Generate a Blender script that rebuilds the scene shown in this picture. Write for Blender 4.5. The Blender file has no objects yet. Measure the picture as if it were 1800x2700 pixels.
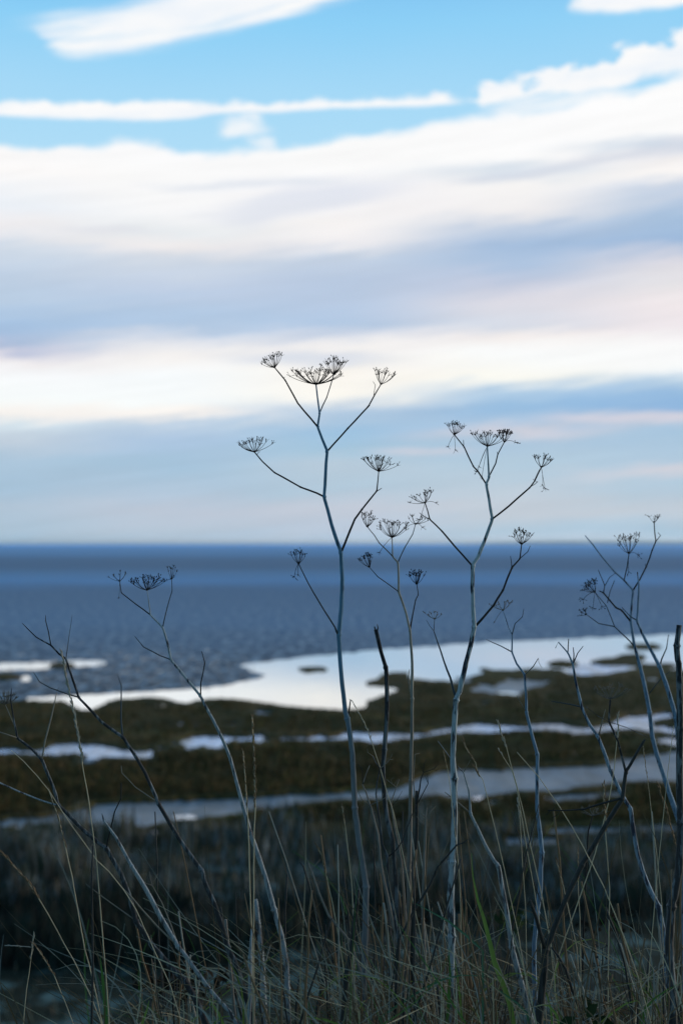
import bpy, math, random
import numpy as np
from mathutils import Vector
sc = bpy.context.scene
random.seed(7); np.random.seed(7)
R = math.radians
# ------------------------------------------------------------------ camera
CAMZ = 6.0; F = 3750.0; PITCH = R(1.27)
cp, sp = math.cos(PITCH), math.sin(PITCH)
cd = bpy.data.cameras.new('camera'); cam = bpy.data.objects.new('camera', cd)
sc.collection.objects.link(cam); sc.camera = cam
cam.location = (0, 0, CAMZ); cam.rotation_euler = (R(90) + PITCH, 0, 0)
cd.sensor_fit = 'VERTICAL'; cd.sensor_height = 36; cd.sensor_width = 24; cd.lens = 50
cd.clip_start = 0.05; cd.clip_end = 60000
cd.dof.use_dof = True; cd.dof.focus_distance = 2.0; cd.dof.aperture_fstop = 5.0; cd.dof.aperture_blades = 0

# ------------------------------------------------------------------ sun, world, exposure
SUN_EL, SUN_AZ = R(13), R(66)          # azimuth measured from +Y (view direction) towards +X
sd = bpy.data.lights.new('sun', 'SUN'); sd.energy = 1.5; sd.angle = R(12); sd.color = (1.0, 0.86, 0.72)
so = bpy.data.objects.new('sun', sd); sc.collection.objects.link(so); so.location = (0, 0, 40)
sdir = Vector((math.sin(SUN_AZ)*math.cos(SUN_EL), math.cos(SUN_AZ)*math.cos(SUN_EL), math.sin(SUN_EL)))
so.rotation_euler = sdir.to_track_quat('Z', 'Y').to_euler()
sc.view_settings.view_transform = 'Standard'; sc.view_settings.look = 'None'
sc.view_settings.exposure = 0; sc.view_settings.gamma = 1
SKY_STRENGTH = 0.15

def lin(c):
    return tuple(((v/255)/12.92 if v/255 <= 0.04045 else ((v/255+0.055)/1.055)**2.4) for v in c)

def ray(px, py):
    xc = (px-900)/F; zc = (1350-py)/F
    return Vector((xc, cp - zc*sp, sp + zc*cp))
def azte(px, py):
    v = ray(px, py)
    return math.atan2(v.x, v.y), v.z/math.hypot(v.x, v.y)

class NT:
    """small node helper"""
    def __init__(s, tree): s.t = tree; s.n = tree.nodes; s.l = tree.links
    def new(s, typ, **kw):
        n = s.n.new(typ)
        for k, v in kw.items(): setattr(n, k, v)
        return n
    def put(s, sock, v):
        if isinstance(v, bpy.types.NodeSocket): s.l.new(v, sock)
        else: sock.default_value = v
    def m(s, op, a, b=0.0, c=0.0, clamp=False):
        n = s.new('ShaderNodeMath', operation=op, use_clamp=clamp)
        s.put(n.inputs[0], a); s.put(n.inputs[1], b); s.put(n.inputs[2], c)
        return n.outputs[0]
    def ss(s, x, e0, e1):             # smoothstep of x between e0 and e1
        n = s.new('ShaderNodeMapRange', interpolation_type='SMOOTHSTEP')
        s.put(n.inputs['Value'], x); s.put(n.inputs['From Min'], e0); s.put(n.inputs['From Max'], e1)
        return n.outputs['Result']
    def xyz(s, a, b, c):
        n = s.new('ShaderNodeCombineXYZ'); s.put(n.inputs[0], a); s.put(n.inputs[1], b); s.put(n.inputs[2], c)
        return n.outputs[0]
    def noise(s, vec, scale, detail=3, rough=0.5, dist=0.0):
        n = s.new('ShaderNodeTexNoise'); s.put(n.inputs['Vector'], vec)
        n.inputs['Scale'].default_value = scale; n.inputs['Detail'].default_value = detail
        n.inputs['Roughness'].default_value = rough; n.inputs['Distortion'].default_value = dist
        return n.outputs['Fac']
    def ramp(s, fac, stops, interp='LINEAR'):
        n = s.new('ShaderNodeValToRGB'); cr = n.color_ramp; cr.interpolation = interp
        while len(cr.elements) < len(stops): cr.elements.new(1.0)
        for e, (p, c) in zip(cr.elements, sorted(stops, key=lambda q: q[0])):
            e.position = p; e.color = (c[0], c[1], c[2], 1)
        s.put(n.inputs['Fac'], fac); return n.outputs['Color']
    def mix(s, f, a, b, blend='MIX'):
        n = s.new('ShaderNodeMix', data_type='RGBA', blend_type=blend, clamp_factor=True)
        s.put(n.inputs[0], f)
        for i, v in ((6, a), (7, b)):
            s.put(n.inputs[i], v if isinstance(v, bpy.types.NodeSocket) else (v[0], v[1], v[2], 1))
        return n.outputs[2]
    def curve(s, fac, pts):
        n = s.new('ShaderNodeFloatCurve'); c = n.mapping.curves[0]
        pts = sorted(pts)
        while len(c.points) < len(pts): c.points.new(0.5, 0.5)
        for p, (a, b) in zip(c.points, pts): p.location = (a, b); p.handle_type = 'AUTO_CLAMPED'
        n.mapping.update(); s.put(n.inputs['Value'], fac); return n.outputs[0]

world = bpy.data.worlds.new('World'); sc.world = world; world.use_nodes = True
w = NT(world.node_tree); w.n.clear()
outw = w.new('ShaderNodeOutputWorld')
sky = w.new('ShaderNodeTexSky', sky_type='NISHITA'); sky.sun_disc = False
sky.sun_elevation = SUN_EL; sky.sun_rotation = SUN_AZ; sky.air_density = 1.0; sky.dust_density = 0.6; sky.ozone_density = 3.0
tc = w.new('ShaderNodeTexCoord'); sx = w.new('ShaderNodeSeparateXYZ'); w.l.new(tc.outputs['Generated'], sx.inputs[0])
X, Y, Z = sx.outputs
AZ = w.m('ARCTAN2', X, Y)
TE = w.m('DIVIDE', Z, w.m('MAXIMUM', w.m('SQRT', w.m('ADD', w.m('MULTIPLY', X, X), w.m('MULTIPLY', Y, Y))), 1e-4))
A0, A1 = -0.34, 0.34
S = w.m('DIVIDE', w.m('SUBTRACT', AZ, A0), A1-A0, clamp=True)     # 0..1 over azimuth
T0 = TE
def s_of(px): return (azte(px, 600)[0]-A0)/(A1-A0)
def t_of(py): return azte(900, py)[1]*2.5
P3 = w.xyz(AZ, TE, 0.0)
def nz(sxx, syy, seed, detail=4, rough=0.55, dist=0.0):
    return w.noise(w.xyz(w.m('MULTIPLY', AZ, sxx), w.m('ADD', w.m('MULTIPLY', TE, syy), w.m('MULTIPLY', AZ, -syy*0.13)), seed), 1.0, detail, rough, dist)
TT = w.m('MULTIPLY', TE, 2.5)
warp = w.m('MULTIPLY', w.m('SUBTRACT', nz(6, 42, 1.3, 6, 0.6), 0.5), 0.05)
warp2 = w.m('MULTIPLY', w.m('SUBTRACT', nz(16, 150, 5.1, 7, 0.66), 0.5), 0.05)
TW = w.m('ADD', TT, w.m('ADD', warp, warp2))
cols = {
 0: [(400,(249,249,250)),(480,(250,248,247)),(560,(236,241,247)),(620,(240,238,240)),(680,(215,220,232)),(740,(200,210,228)),(800,(195,208,228)),(860,(180,200,228)),(905,(176,194,222)),(935,(202,202,222)),(960,(240,236,238)),(1000,(248,250,252)),(1060,(246,251,251)),(1100,(250,245,240)),(1125,(222,230,238)),(1170,(203,211,224)),(1220,(183,201,220)),(1290,(178,198,218)),(1335,(190,202,218)),(1400,(184,200,217)),(1427,(172,196,218))],
 450: [(390,(249,249,250)),(480,(250,250,250)),(560,(247,247,248)),(620,(236,235,238)),(655,(240,236,236)),(695,(214,218,230)),(760,(203,211,230)),(830,(188,204,228)),(875,(188,204,228)),(900,(225,225,235)),(940,(248,245,243)),(1000,(246,250,252)),(1060,(248,252,252)),(1092,(252,246,240)),(1118,(203,214,230)),(1160,(183,201,225)),(1230,(178,200,221)),(1290,(188,203,221)),(1350,(200,205,219)),(1400,(195,206,221)),(1427,(190,204,222))],
 900: [(365,(250,250,250)),(445,(250,250,250)),(500,(244,244,248)),(590,(246,243,242)),(635,(240,238,240)),(680,(205,212,228)),(740,(194,204,225)),(800,(195,206,228)),(850,(189,204,228)),(880,(215,218,232)),(910,(242,240,240)),(980,(250,246,240)),(1040,(252,249,241)),(1075,(192,207,227)),(1130,(170,198,225)),(1180,(178,202,222)),(1230,(195,207,221)),(1280,(188,204,220)),(1340,(205,207,219)),(1390,(199,206,221)),(1427,(194,208,227))],
 1350: [(300,(251,251,252)),(430,(252,252,252)),(460,(224,227,236)),(500,(246,244,243)),(560,(241,239,240)),(595,(204,211,228)),(650,(176,194,222)),(700,(184,199,224)),(750,(204,207,225)),(800,(226,220,228)),(860,(222,222,232)),(890,(246,240,238)),(940,(250,252,252)),(1000,(250,249,241)),(1032,(190,210,232)),(1080,(163,193,225)),(1118,(183,201,224)),(1142,(216,212,222)),(1170,(184,202,222)),(1230,(190,207,223)),(1290,(200,209,221)),(1350,(205,209,219)),(1400,(188,206,223)),(1427,(198,211,228))],
 1800: [(230,(252,252,252)),(375,(250,250,250)),(402,(210,217,230)),(432,(240,238,240)),(480,(250,246,243)),(520,(208,214,230)),(580,(178,196,222)),(655,(170,190,220)),(700,(226,220,228)),(760,(236,229,232)),(820,(241,233,235)),(880,(238,231,235)),(920,(250,250,250)),(980,(250,252,252)),(1008,(198,214,232)),(1050,(163,192,225)),(1085,(158,188,224)),(1110,(206,208,222)),(1150,(178,201,224)),(1225,(188,205,223)),(1250,(217,212,220)),(1290,(188,206,223)),(1350,(205,209,219)),(1400,(183,204,223)),(1427,(198,212,229))],
}
deck = None; keys = sorted(cols)
for i, k in enumerate(keys):
    c = w.ramp(TW, [(t_of(py), lin(col if col[0] > 236 else tuple(238-(238-q)*(1.2 if q < 238 else 1) for q in (col[0]-3, col[1]-1, col[2])) if False else (lambda L_: tuple(q-(238-L_)*(0.10-0.10*max(0,py-1380)/50)*(L_ < 238)-(L_-q)*0.10 for q in (col[0]-(5 if L_ < 238 else 0), col[1], col[2])))(sum(col)/3))) for py, col in cols[k]])
    if deck is None: deck = c
    else: deck = w.mix(w.ss(S, s_of(keys[i-1]), s_of(k)), deck, c)
# fine wispy modulation of the deck
wv = w.m('ADD', 0.905, w.m('MULTIPLY', nz(8, 130, 9.7, 7, 0.66, 0.5), 0.2))
deck = w.mix(1.0, deck, w.xyz(wv, wv, wv), 'MULTIPLY')
def wisp(top, bot, x0, x1, colr, f, sx=90, e=9):
    global deck
    deck = w.mix(band(top, bot, x0, x1, e, e, half(soft, .5), sx, sx, f, 0.8), deck, lin(colr))
# clear sky in front
blueL = w.ramp(TT, [(t_of(420), lin((172,220,247))), (t_of(250), lin((158,214,247))), (t_of(60), lin((128,203,246))), (t_of(-150), lin((104,186,240)))])
blue = w.mix(w.m('MULTIPLY', nz(3, 6, 3.3, 2), 0.5), blueL, lin((185,225,248)))
def nzr(sl, sxx, syy, seed, detail=5, rough=0.58):
    return w.noise(w.xyz(w.m('MULTIPLY', AZ, sxx), w.m('MULTIPLY', w.m('SUBTRACT', TE, w.m('MULTIPLY', AZ, sl)), syy), seed), 1.0, detail, rough)
def edge(pts): return w.curve(S, [(s_of(x), t_of(y)) for x, y in pts])
puff = w.m('MULTIPLY', w.m('SUBTRACT', nz(52, 85, 2.2, 4, 0.55), 0.5), 0.07)
soft = w.m('MULTIPLY', w.m('SUBTRACT', nz(14, 130, 7.7, 8, 0.68), 0.5), 0.075)
def band(top, bot, x0, x1, st, sb, wob, sx0=40, sx1=40, fill=1.0, wb=0.35):
    t = edge(top); b = edge(bot); v = w.m('ADD', TT, wob); v2 = w.m('ADD', TT, w.m('MULTIPLY', wob, wb))
    mt = w.ss(v, w.m('ADD', t, st*2.5/F), w.m('SUBTRACT', t, st*2.5/F))
    mb = w.ss(v2, w.m('SUBTRACT', b, sb*2.5/F), w.m('ADD', b, sb*2.5/F))
    sw = w.m('ADD', S, w.m('MULTIPLY', wob, 0.6))
    ma = w.ss(sw, s_of(x0-sx0), s_of(x0+sx0)); mc = w.ss(sw, s_of(x1+sx1), s_of(x1-sx1))
    return w.m('MULTIPLY', w.m('MULTIPLY', w.m('MULTIPLY', mt, mb), w.m('MULTIPLY', ma, mc)), fill, clamp=True)
half = lambda q, f: w.m('MULTIPLY', q, f)
dtop = edge([(-200,415),(0,412),(45,418),(160,412),(280,398),(320,387),(400,390),(480,410),(560,414),(640,402),(760,392),(900,368),(1040,352),(1130,333),(1220,320),(1350,312),(1480,302),(1600,275),(1700,262),(1800,235),(2000,200)])
deckm = w.ss(w.m('ADD', TT, w.m('ADD', half(soft, .35), half(puff, .35))), w.m('ADD', dtop, 0.011), w.m('SUBTRACT', dtop, 0.009))
# fine detail: soft grey tones inside the white clouds
white = w.mix(w.ss(nz(14, 60, 4.4, 5), 0.35, 0.75), lin((252,252,252)), lin((236,243,251)))
wisp([(370,496),(480,492),(700,474),(900,466),(1000,470)], [(370,502),(450,510),(700,492),(900,484),(1000,476)], 420, 930, (218,225,236), .7, 160, 12)
wisp([(480,566),(600,545),(750,505),(900,488),(1100,476)], [(500,580),(640,602),(760,574),(900,548),(1100,500)], 560, 1040, (214,221,235), .6, 150, 20)
wisp([(540,934),(900,928),(1080,940)], [(540,956),(900,966),(1080,958)], 620, 1010, (208,217,232), .7, 150, 14)
wisp([(1150,478),(1400,452),(1600,420),(1900,375)], [(1150,492),(1400,476),(1600,446),(1900,420)], 1210, 2300, (212,218,230), .7)
wisp([(100,612),(250,608),(420,606)], [(100,622),(250,626),(420,616)], 150, 400, (222,224,232), .6)
wisp([(1350,1096),(1600,1098),(1900,1100)], [(1350,1106),(1600,1120),(1900,1124)], 1430, 2300, (216,213,224), .7)
wisp([(980,1182),(1100,1180),(1250,1186)], [(980,1196),(1100,1200),(1250,1196)], 1000, 1230, (214,212,222), .7)
A = band([(-100,110),(60,98),(200,58),(330,22),(420,-5),(700,-90),(1000,-200),(2000,-300)], [(-100,110),(60,104),(130,152),(190,166),(260,158),(440,124),(640,72),(780,36),(900,-5),(1100,-80),(2000,-300)], 70, 1200, 52, 22, half(soft, 1.2), 90)
B = band([(-100,302),(0,298),(120,296),(280,286),(420,282),(540,277),(700,277),(900,262),(1100,257),(1250,255)], [(-100,338),(0,336),(250,331),(500,317),(560,304),(700,298),(900,284),(1080,282),(1250,276)], -400, 1212, 11, 7, half(puff, .66), 20, 50, 1.0, 0.15)
C = band([(1150,240),(1250,248),(1290,225),(1400,222),(1480,203),(1570,186),(1640,170),(1740,142),(1800,133),(2000,110)], [(1150,255),(1250,268),(1280,284),(1400,262),(1500,262),(1600,262),(1660,242),(1730,224),(1800,228),(2000,200)], 1245, 2600, 11, 15, half(puff, 1.35), 16, 100)
C2 = band([(1150,262),(1280,282),(1400,268),(1500,262),(1800,240)], [(1150,320),(1300,312),(1500,298),(1620,270),(1800,250)], 1290, 1640, 22, 16, soft, 60, 60, 0.75)
D = band([(500,318),(570,326),(610,314),(660,318),(740,335)], [(500,350),(600,358),(680,358),(740,350)], 590, 690, 22, 17, half(puff, 1.0), 34, 46, 0.85)
D2 = band([(560,360),(640,362),(700,372),(760,388)], [(560,380),(640,380),(700,396),(760,402)], 655, 745, 14, 14, half(puff, .8), 40, 40, 0.7)
E = band([(1400,-60),(1800,-90),(2200,-120)], [(1400,40),(1530,48),(1600,54),(1700,57),(1800,50),(2000,40)], 1522, 2300, 16, 12, half(puff, .9), 22)
A = w.m('MULTIPLY', A, w.ss(w.m('ADD', nzr(0.24, 7, 75, 1.1), w.m('MULTIPLY', A, 0.22)), 0.36, 0.70), clamp=True)
streaks = w.m('MAXIMUM', w.m('MAXIMUM', A, B), w.m('MAXIMUM', w.m('MAXIMUM', C, C2), w.m('MAXIMUM', w.m('MAXIMUM', D, D2), E)))
front = w.mix(streaks, blue, white)
front = w.mix(deckm, front, deck)
front = w.mix(w.m('MULTIPLY', deckm, w.m('MULTIPLY', C, 0.6)), front, lin((252,252,253)))
bgf = w.new('ShaderNodeBackground'); w.put(bgf.inputs[0], front); bgf.inputs[1].default_value = 1.0
bgn = w.new('ShaderNodeBackground'); w.put(bgn.inputs[0], w.mix(1.0, sky.outputs[0], (0.95, 1.27, 1.18), 'MULTIPLY')); bgn.inputs[1].default_value = SKY_STRENGTH
ff = w.m('MULTIPLY', w.ss(w.m('ABSOLUTE', AZ), 1.15, 0.45), w.ss(TE, 0.62, 0.40))
mx = w.new('ShaderNodeMixShader'); w.put(mx.inputs[0], ff); w.l.new(bgn.outputs[0], mx.inputs[1]); w.l.new(bgf.outputs[0], mx.inputs[2])
w.l.new(mx.outputs[0], outw.inputs['Surface'])

# ------------------------------------------------------------------ geometry helpers
col = sc.collection
def P(px, py, d):
    v = ray(px, py); return Vector((v.x*d, v.y*d, CAMZ + v.z*d))
def G(px, py, z=0.0):
    v = ray(px, py); t = (z-CAMZ)/v.z; return Vector((v.x*t, v.y*t, z))
def bank(y):                       # height of the bank along y
    pts = [(-400,4.6),(-3,4.75),(2.6,4.72),(3.4,4.35),(6,2.7),(9,1.1),(12,0.35),(15,0.12),(18,0.07),(60,0.06)]
    return np.interp(y, [p[0] for p in pts], [p[1] for p in pts])

def tag(o, label=None, cat=None, group=None, kind=None):
    if label: o['label'] = label
    if cat: o['category'] = cat
    if group: o['group'] = group
    if kind: o['kind'] = kind
    return o
class MB:
    def __init__(s): s.v = []; s.f = []; s.mi = []
    def tube(s, pts, rad, n=7, cap=True, mi=0):
        m = len(pts); base = len(s.v)
        if m < 2: return
        up = Vector((0.3, -0.9, 0.2)).normalized(); a = None
        for i in range(m):
            t = (pts[min(i+1, m-1)] - pts[max(i-1, 0)])
            if t.length < 1e-9: t = Vector((0, 0, 1))
            t.normalize()
            if a is None:
                a = t.cross(up)
                if a.length < 1e-3: a = t.cross(Vector((1, 0, 0)))
            a = (a - t*a.dot(t)); a.normalize(); b = t.cross(a)
            for k in range(n):
                an = 2*math.pi*k/n
                s.v.append(pts[i] + (a*math.cos(an) + b*math.sin(an))*rad[i]*(1.0 if n < 10 else (1.07 if k % 2 else 0.9)))
        for i in range(m-1):
            for k in range(n):
                k2 = (k+1) % n
                s.f.append((base+i*n+k, base+i*n+k2, base+(i+1)*n+k2, base+(i+1)*n+k)); s.mi.append(mi)
        if cap:
            s.f.append(tuple(base+k for k in range(n))[::-1]); s.mi.append(mi)
            s.f.append(tuple(base+(m-1)*n+k for k in range(n))); s.mi.append(mi)
    def spindle(s, p, d, L, r, mi=0, n=4):
        d = d.normalized(); a = d.cross(Vector((0.1, 0.95, 0.3)))
        if a.length < 1e-3: a = d.cross(Vector((1, 0, 0)))
        a.normalize(); b = d.cross(a); base = len(s.v)
        s.v.append(p.copy())
        for q, rr in ((0.3, r), (0.65, r*0.85)):
            for k in range(n):
                an = 2*math.pi*k/n; s.v.append(p + d*L*q + (a*math.cos(an)+b*math.sin(an))*rr)
        s.v.append(p + d*L); top = len(s.v)-1
        for k in range(n):
            k2 = (k+1) % n
            s.f += [(base, base+1+k2, base+1+k), (base+1+k, base+1+k2, base+1+n+k2, base+1+n+k), (base+1+n+k, base+1+n+k2, top)]
            s.mi += [mi]*3
    def ribbon(s, pts, wid, nrm=Vector((0.15, -1, 0.1)), mi=0, vee=0.25):
        m = len(pts); base = len(s.v)
        for i in range(m):
            t = (pts[min(i+1, m-1)] - pts[max(i-1, 0)]).normalized()
            a = t.cross(nrm)
            if a.length < 1e-3: a = t.cross(Vector((1, 0, 0)))
            a.normalize(); b = t.cross(a)
            s.v += [pts[i]-a*wid[i]/2, pts[i]+b*wid[i]*vee, pts[i]+a*wid[i]/2]
        for i in range(m-1):
            q = base+3*i
            s.f += [(q, q+1, q+4, q+3), (q+1, q+2, q+5, q+4)]; s.mi += [mi]*2
    def build(s, name, mats, parent=None, origin=None):
        me = bpy.data.meshes.new(name)
        org = origin if origin is not None else Vector((0, 0, 0))
        me.from_pydata([tuple(v-org) for v in s.v], [], s.f)
        if not isinstance(mats, (list, tuple)): mats = [mats]
        for m_ in mats: me.materials.append(m_)
        if len(mats) > 1: me.polygons.foreach_set('material_index', s.mi)
        me.polygons.foreach_set('use_smooth', [True]*len(s.f))
        me.update()
        o = bpy.data.objects.new(name, me); col.objects.link(o)
        if parent is not None: o.parent = parent
        else: o.location = org
        return o

# ------------------------------------------------------------------ materials
def mat(name):
    m = bpy.data.materials.new(name); m.use_nodes = True
    t = NT(m.node_tree); b = t.n['Principled BSDF']; return m, t, b
def objc(t):
    return t.new('ShaderNodeTexCoord').outputs['Object']
def scaled(t, vec, s3, off=(0, 0, 0)):
    n = t.new('ShaderNodeMapping'); t.l.new(vec, n.inputs['Vector'])
    n.inputs['Scale'].default_value = s3; n.inputs['Location'].default_value = off; return n.outputs[0]
def stem_mat(name, pale, pale2, dark, thr, seed, low=0.75):
    m, t, b = mat(name); v = objc(t)
    n1 = t.noise(scaled(t, v, (160, 160, 26), (seed, 0, 0)), 1.0, 5, 0.62)
    n2 = t.noise(scaled(t, v, (420, 420, 160), (0, seed, 0)), 1.0, 3, 0.6)
    n3 = t.noise(scaled(t, v, (900, 900, 18), (0, 0, seed)), 1.0, 2, 0.5)
    base = t.mix(n2, pale, pale2)
    base = t.mix(t.m('MULTIPLY', t.ss(n3, 0.35, 0.7), 0.6), base, tuple(c*0.2 for c in pale))
    base = t.mix(t.ss(n1, thr-0.045, thr+0.045), base, dark)
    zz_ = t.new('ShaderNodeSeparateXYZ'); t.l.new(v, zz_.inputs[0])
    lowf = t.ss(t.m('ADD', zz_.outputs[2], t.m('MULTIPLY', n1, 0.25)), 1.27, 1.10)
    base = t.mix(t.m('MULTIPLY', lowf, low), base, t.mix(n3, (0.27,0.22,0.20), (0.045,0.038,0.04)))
    t.put(b.inputs['Base Color'], base); b.inputs['Roughness'].default_value = 0.75
    b.inputs['Specular IOR Level'].default_value = 0.25
    bp = t.new('ShaderNodeBump'); bp.inputs['Strength'].default_value = 0.5; bp.inputs['Distance'].default_value = 0.0006
    t.put(bp.inputs['Height'], t.m('ADD', n2, n3)); t.l.new(bp.outputs[0], b.inputs['Normal'])
    return m
def plain(name, c1, c2, scale=60, rough=0.8, spec=0.2, s3=(1, 1, 1)):
    m, t, b = mat(name)
    t.put(b.inputs['Base Color'], t.mix(t.noise(scaled(t, objc(t), s3), scale, 4), c1, c2))
    b.inputs['Roughness'].default_value = rough; b.inputs['Specular IOR Level'].default_value = spec
    return m
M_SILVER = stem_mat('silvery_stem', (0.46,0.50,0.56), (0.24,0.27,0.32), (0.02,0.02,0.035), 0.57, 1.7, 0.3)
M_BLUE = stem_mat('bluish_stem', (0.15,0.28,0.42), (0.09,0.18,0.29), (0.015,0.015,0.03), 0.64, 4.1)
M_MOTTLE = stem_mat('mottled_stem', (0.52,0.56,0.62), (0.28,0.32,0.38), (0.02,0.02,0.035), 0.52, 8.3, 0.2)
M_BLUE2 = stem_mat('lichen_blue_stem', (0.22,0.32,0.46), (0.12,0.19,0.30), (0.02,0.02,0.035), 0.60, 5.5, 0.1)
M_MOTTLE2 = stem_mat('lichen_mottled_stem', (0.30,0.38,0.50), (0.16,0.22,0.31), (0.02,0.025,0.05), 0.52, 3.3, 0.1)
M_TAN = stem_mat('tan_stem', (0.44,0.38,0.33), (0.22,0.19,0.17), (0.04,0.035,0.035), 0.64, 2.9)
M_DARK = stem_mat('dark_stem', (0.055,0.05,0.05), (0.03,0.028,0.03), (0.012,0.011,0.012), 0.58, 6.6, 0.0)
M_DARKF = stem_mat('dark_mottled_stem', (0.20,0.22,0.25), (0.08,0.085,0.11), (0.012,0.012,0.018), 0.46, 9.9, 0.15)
M_TWIG = plain('dark_twig', (0.016,0.015,0.018), (0.04,0.036,0.035), 200, 0.8, 0.1)
M_TWIGB = plain('slate_twig', (0.06,0.075,0.09), (0.03,0.034,0.045), 150)
M_TWIGT = plain('straw_twig', (0.24,0.20,0.16), (0.12,0.105,0.095), 150)
M_SEED = plain('dry_umbel', (0.008,0.007,0.008), (0.02,0.017,0.016), 300, 0.9, 0.05)
M_SEEDP = plain('pale_umbel', (0.15,0.135,0.12), (0.08,0.075,0.07), 300)
M_STRAW = plain('straw_pale', (0.60,0.47,0.33), (0.34,0.26,0.18), 30)
M_STRAWD = plain('straw_dark', (0.25,0.155,0.09), (0.08,0.052,0.034), 30)
M_STRAWG = plain('straw_grey', (0.36,0.33,0.29), (0.19,0.175,0.16), 30)
M_GREEN = plain('green_blade', (0.10,0.19,0.03), (0.06,0.13,0.03), 25, 0.55, 0.35)
M_GREENY = plain('yellow_green_blade', (0.26,0.30,0.06), (0.16,0.22,0.04), 25, 0.55, 0.35)
M_GREENB = plain('blue_green_blade', (0.08,0.17,0.09), (0.05,0.11,0.06), 25, 0.55, 0.35)
M_LEAF = plain('bramble_leaf', (0.02,0.04,0.018), (0.035,0.035,0.015), 40, 0.95, 0.0)
M_LEAFB = plain('brown_leaf', (0.018,0.012,0.009), (0.03,0.02,0.014), 40, 0.95, 0.0)

# ------------------------------------------------------------------ ground sheet
LAND = []; WATER = []      # polygons in the plane z = 0, given as photo bearings
SHORE = [(-700,1852),(0,1850),(90,1848),(180,1851),(213,1876),(240,1874),(290,1851),(330,1843),(400,1841),(450,1845),(480,1856),(520,1846),(580,1843),(640,1847),(720,1857),(800,1868),(900,1873),(962,1870),(968,1852),(1000,1836),(1058,1822),(1040,1812),(963,1806),(990,1787),(1012,1777),(1072,1773),(1089,1791),(1147,1796),(1221,1802),(1240,1800),(1227,1786),(1302,1773),(1336,1768),(1416,1762),(1474,1765),(1508,1780),(1531,1785),(1600,1778),(1648,1768),(1690,1757),(1740,1764),(1800,1768),(2500,1772)]
LAND.append(SHORE + [(2500,2900),(-700,2900)])
for x0, x1, y0, y1 in ((1270,1345,1766,1777),(1440,1530,1741,1761),(1645,1745,1697,1714),(782,866,1759,1771),(125,205,1748,1762),(-200,64,1775,1796),(1552,1700,1735,1756),(1615,1705,1725,1744),(1668,1800,1750,1762),(1256,1300,1762,1768)):
    xm = (x0+x1)/2; ym = (y0+y1)/2
    LAND.append([(x0,ym),(x0+0.2*(x1-x0),y0+1),(xm,y0),(x1-0.15*(x1-x0),y0+1),(x1,ym),(x1-0.2*(x1-x0),y1-1),(xm,y1),(x0+0.2*(x1-x0),y1-1)])
WATER += [
 [(1233,1822),(1267,1801),(1300,1812),(1330,1794),(1388,1791),(1451,1800),(1399,1813),(1376,1834),(1302,1831)],
 [(1525,1760),(1545,1757),(1640,1761),(1646,1769),(1600,1775),(1540,1784),(1525,1779)],
 [(-700,1976),(0,1976),(57,1980),(115,1977),(149,1964),(189,1961),(230,1966),(275,1969),(321,1977),(367,1983),(402,1979),(398,2000),(373,2006),(321,1998),(270,1998),(230,2015),(205,2012),(226,1996),(195,1988),(143,1996),(115,1991),(57,1993),(0,1990),(-700,1990)],
 [(471,1951),(517,1941),(660,1942),(697,1935),(698,1964),(660,1955),(591,1958),(574,1981),(545,1973),(551,1964),(505,1981),(482,1969)],
 [(402,1978),(471,1958),(474,1962),(402,1983)],
 [(697,1948),(775,1945),(809,1945),(809,1950),(775,1954),(697,1953)],
 [(806,1946),(815,1939),(855,1938),(860,1947),(850,1955),(815,1954)],
 [(858,1945),(905,1935),(934,1930),(986,1931),(1072,1936),(1130,1930),(1170,1922),(1204,1913),(1244,1910),(1302,1912),(1388,1919),(1416,1907),(1457,1906),(1491,1913),(1537,1920),(1594,1914),(1612,1904),(1640,1891),(1703,1887),(1761,1880),(1771,1893),(1715,1903),(1715,1913),(1778,1919),(1800,1924),(2500,1935),(2500,1955),(1800,1939),(1778,1937),(1721,1930),(1646,1926),(1606,1928),(1549,1934),(1508,1938),(1474,1930),(1434,1925),(1388,1929),(1302,1933),(1267,1937),(1210,1933),(1175,1933),(1130,1943),(1072,1952),(1020,1959),(986,1965),(934,1950),(858,1950)],
 [(1732,1948),(1760,1944),(1790,1950),(2300,1955),(2300,1972),(1784,1968),(1740,1960)],
 [(-700,2178),(0,2164),(115,2155),(201,2138),(247,2124),(402,2115),(631,2106),(746,2101),(900,2092),(934,2089),(1015,2081),(1089,2063),(1153,2037),(1221,2029),(1302,2030),(1474,2026),(1589,2017),(1646,2000),(1800,1980),(2500,1900),(2500,2075),(1800,2066),(1703,2061),(1635,2068),(1531,2078),(1451,2094),(1359,2089),(1302,2098),(1267,2106),(1221,2106),(1158,2101),(1072,2108),(986,2112),(900,2112),(775,2128),(660,2141),(603,2153),(517,2164),(459,2170),(402,2184),(287,2181),(172,2173),(57,2181),(0,2187),(-700,2200)],
 [(1434,2103),(1531,2096),(1640,2088),(1645,2100),(1531,2116),(1434,2116)],
 [(1440,2190),(1500,2180),(1640,2182),(1780,2176),(2300,2165),(2300,2195),(1780,2196),(1600,2200),(1450,2204)],
 [(1336,2214),(1380,2206),(1460,2212),(1470,2230),(1400,2238),(1340,2234)],
]
def ell(x, y, a, b): return [(x+a*math.cos(k*math.pi/6), y+b*math.sin(k*math.pi/6)) for k in range(12)]
WATER += [ell(402,2196,24,6), ell(53,2186,12,4), ell(690,1878,16,5), ell(597,1907,26,4), ell(1262,2110,18,8), ell(1290,2120,12,6), ell(1100,2108,8,4), ell(1043,2140,7,4), ell(760,2160,12,5), ell(1272,1852,22,3), ell(1310,2135,10,5)]
RX0, RX1, RY0, RY1 = -300, 2100, 1660, 2300
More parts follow.
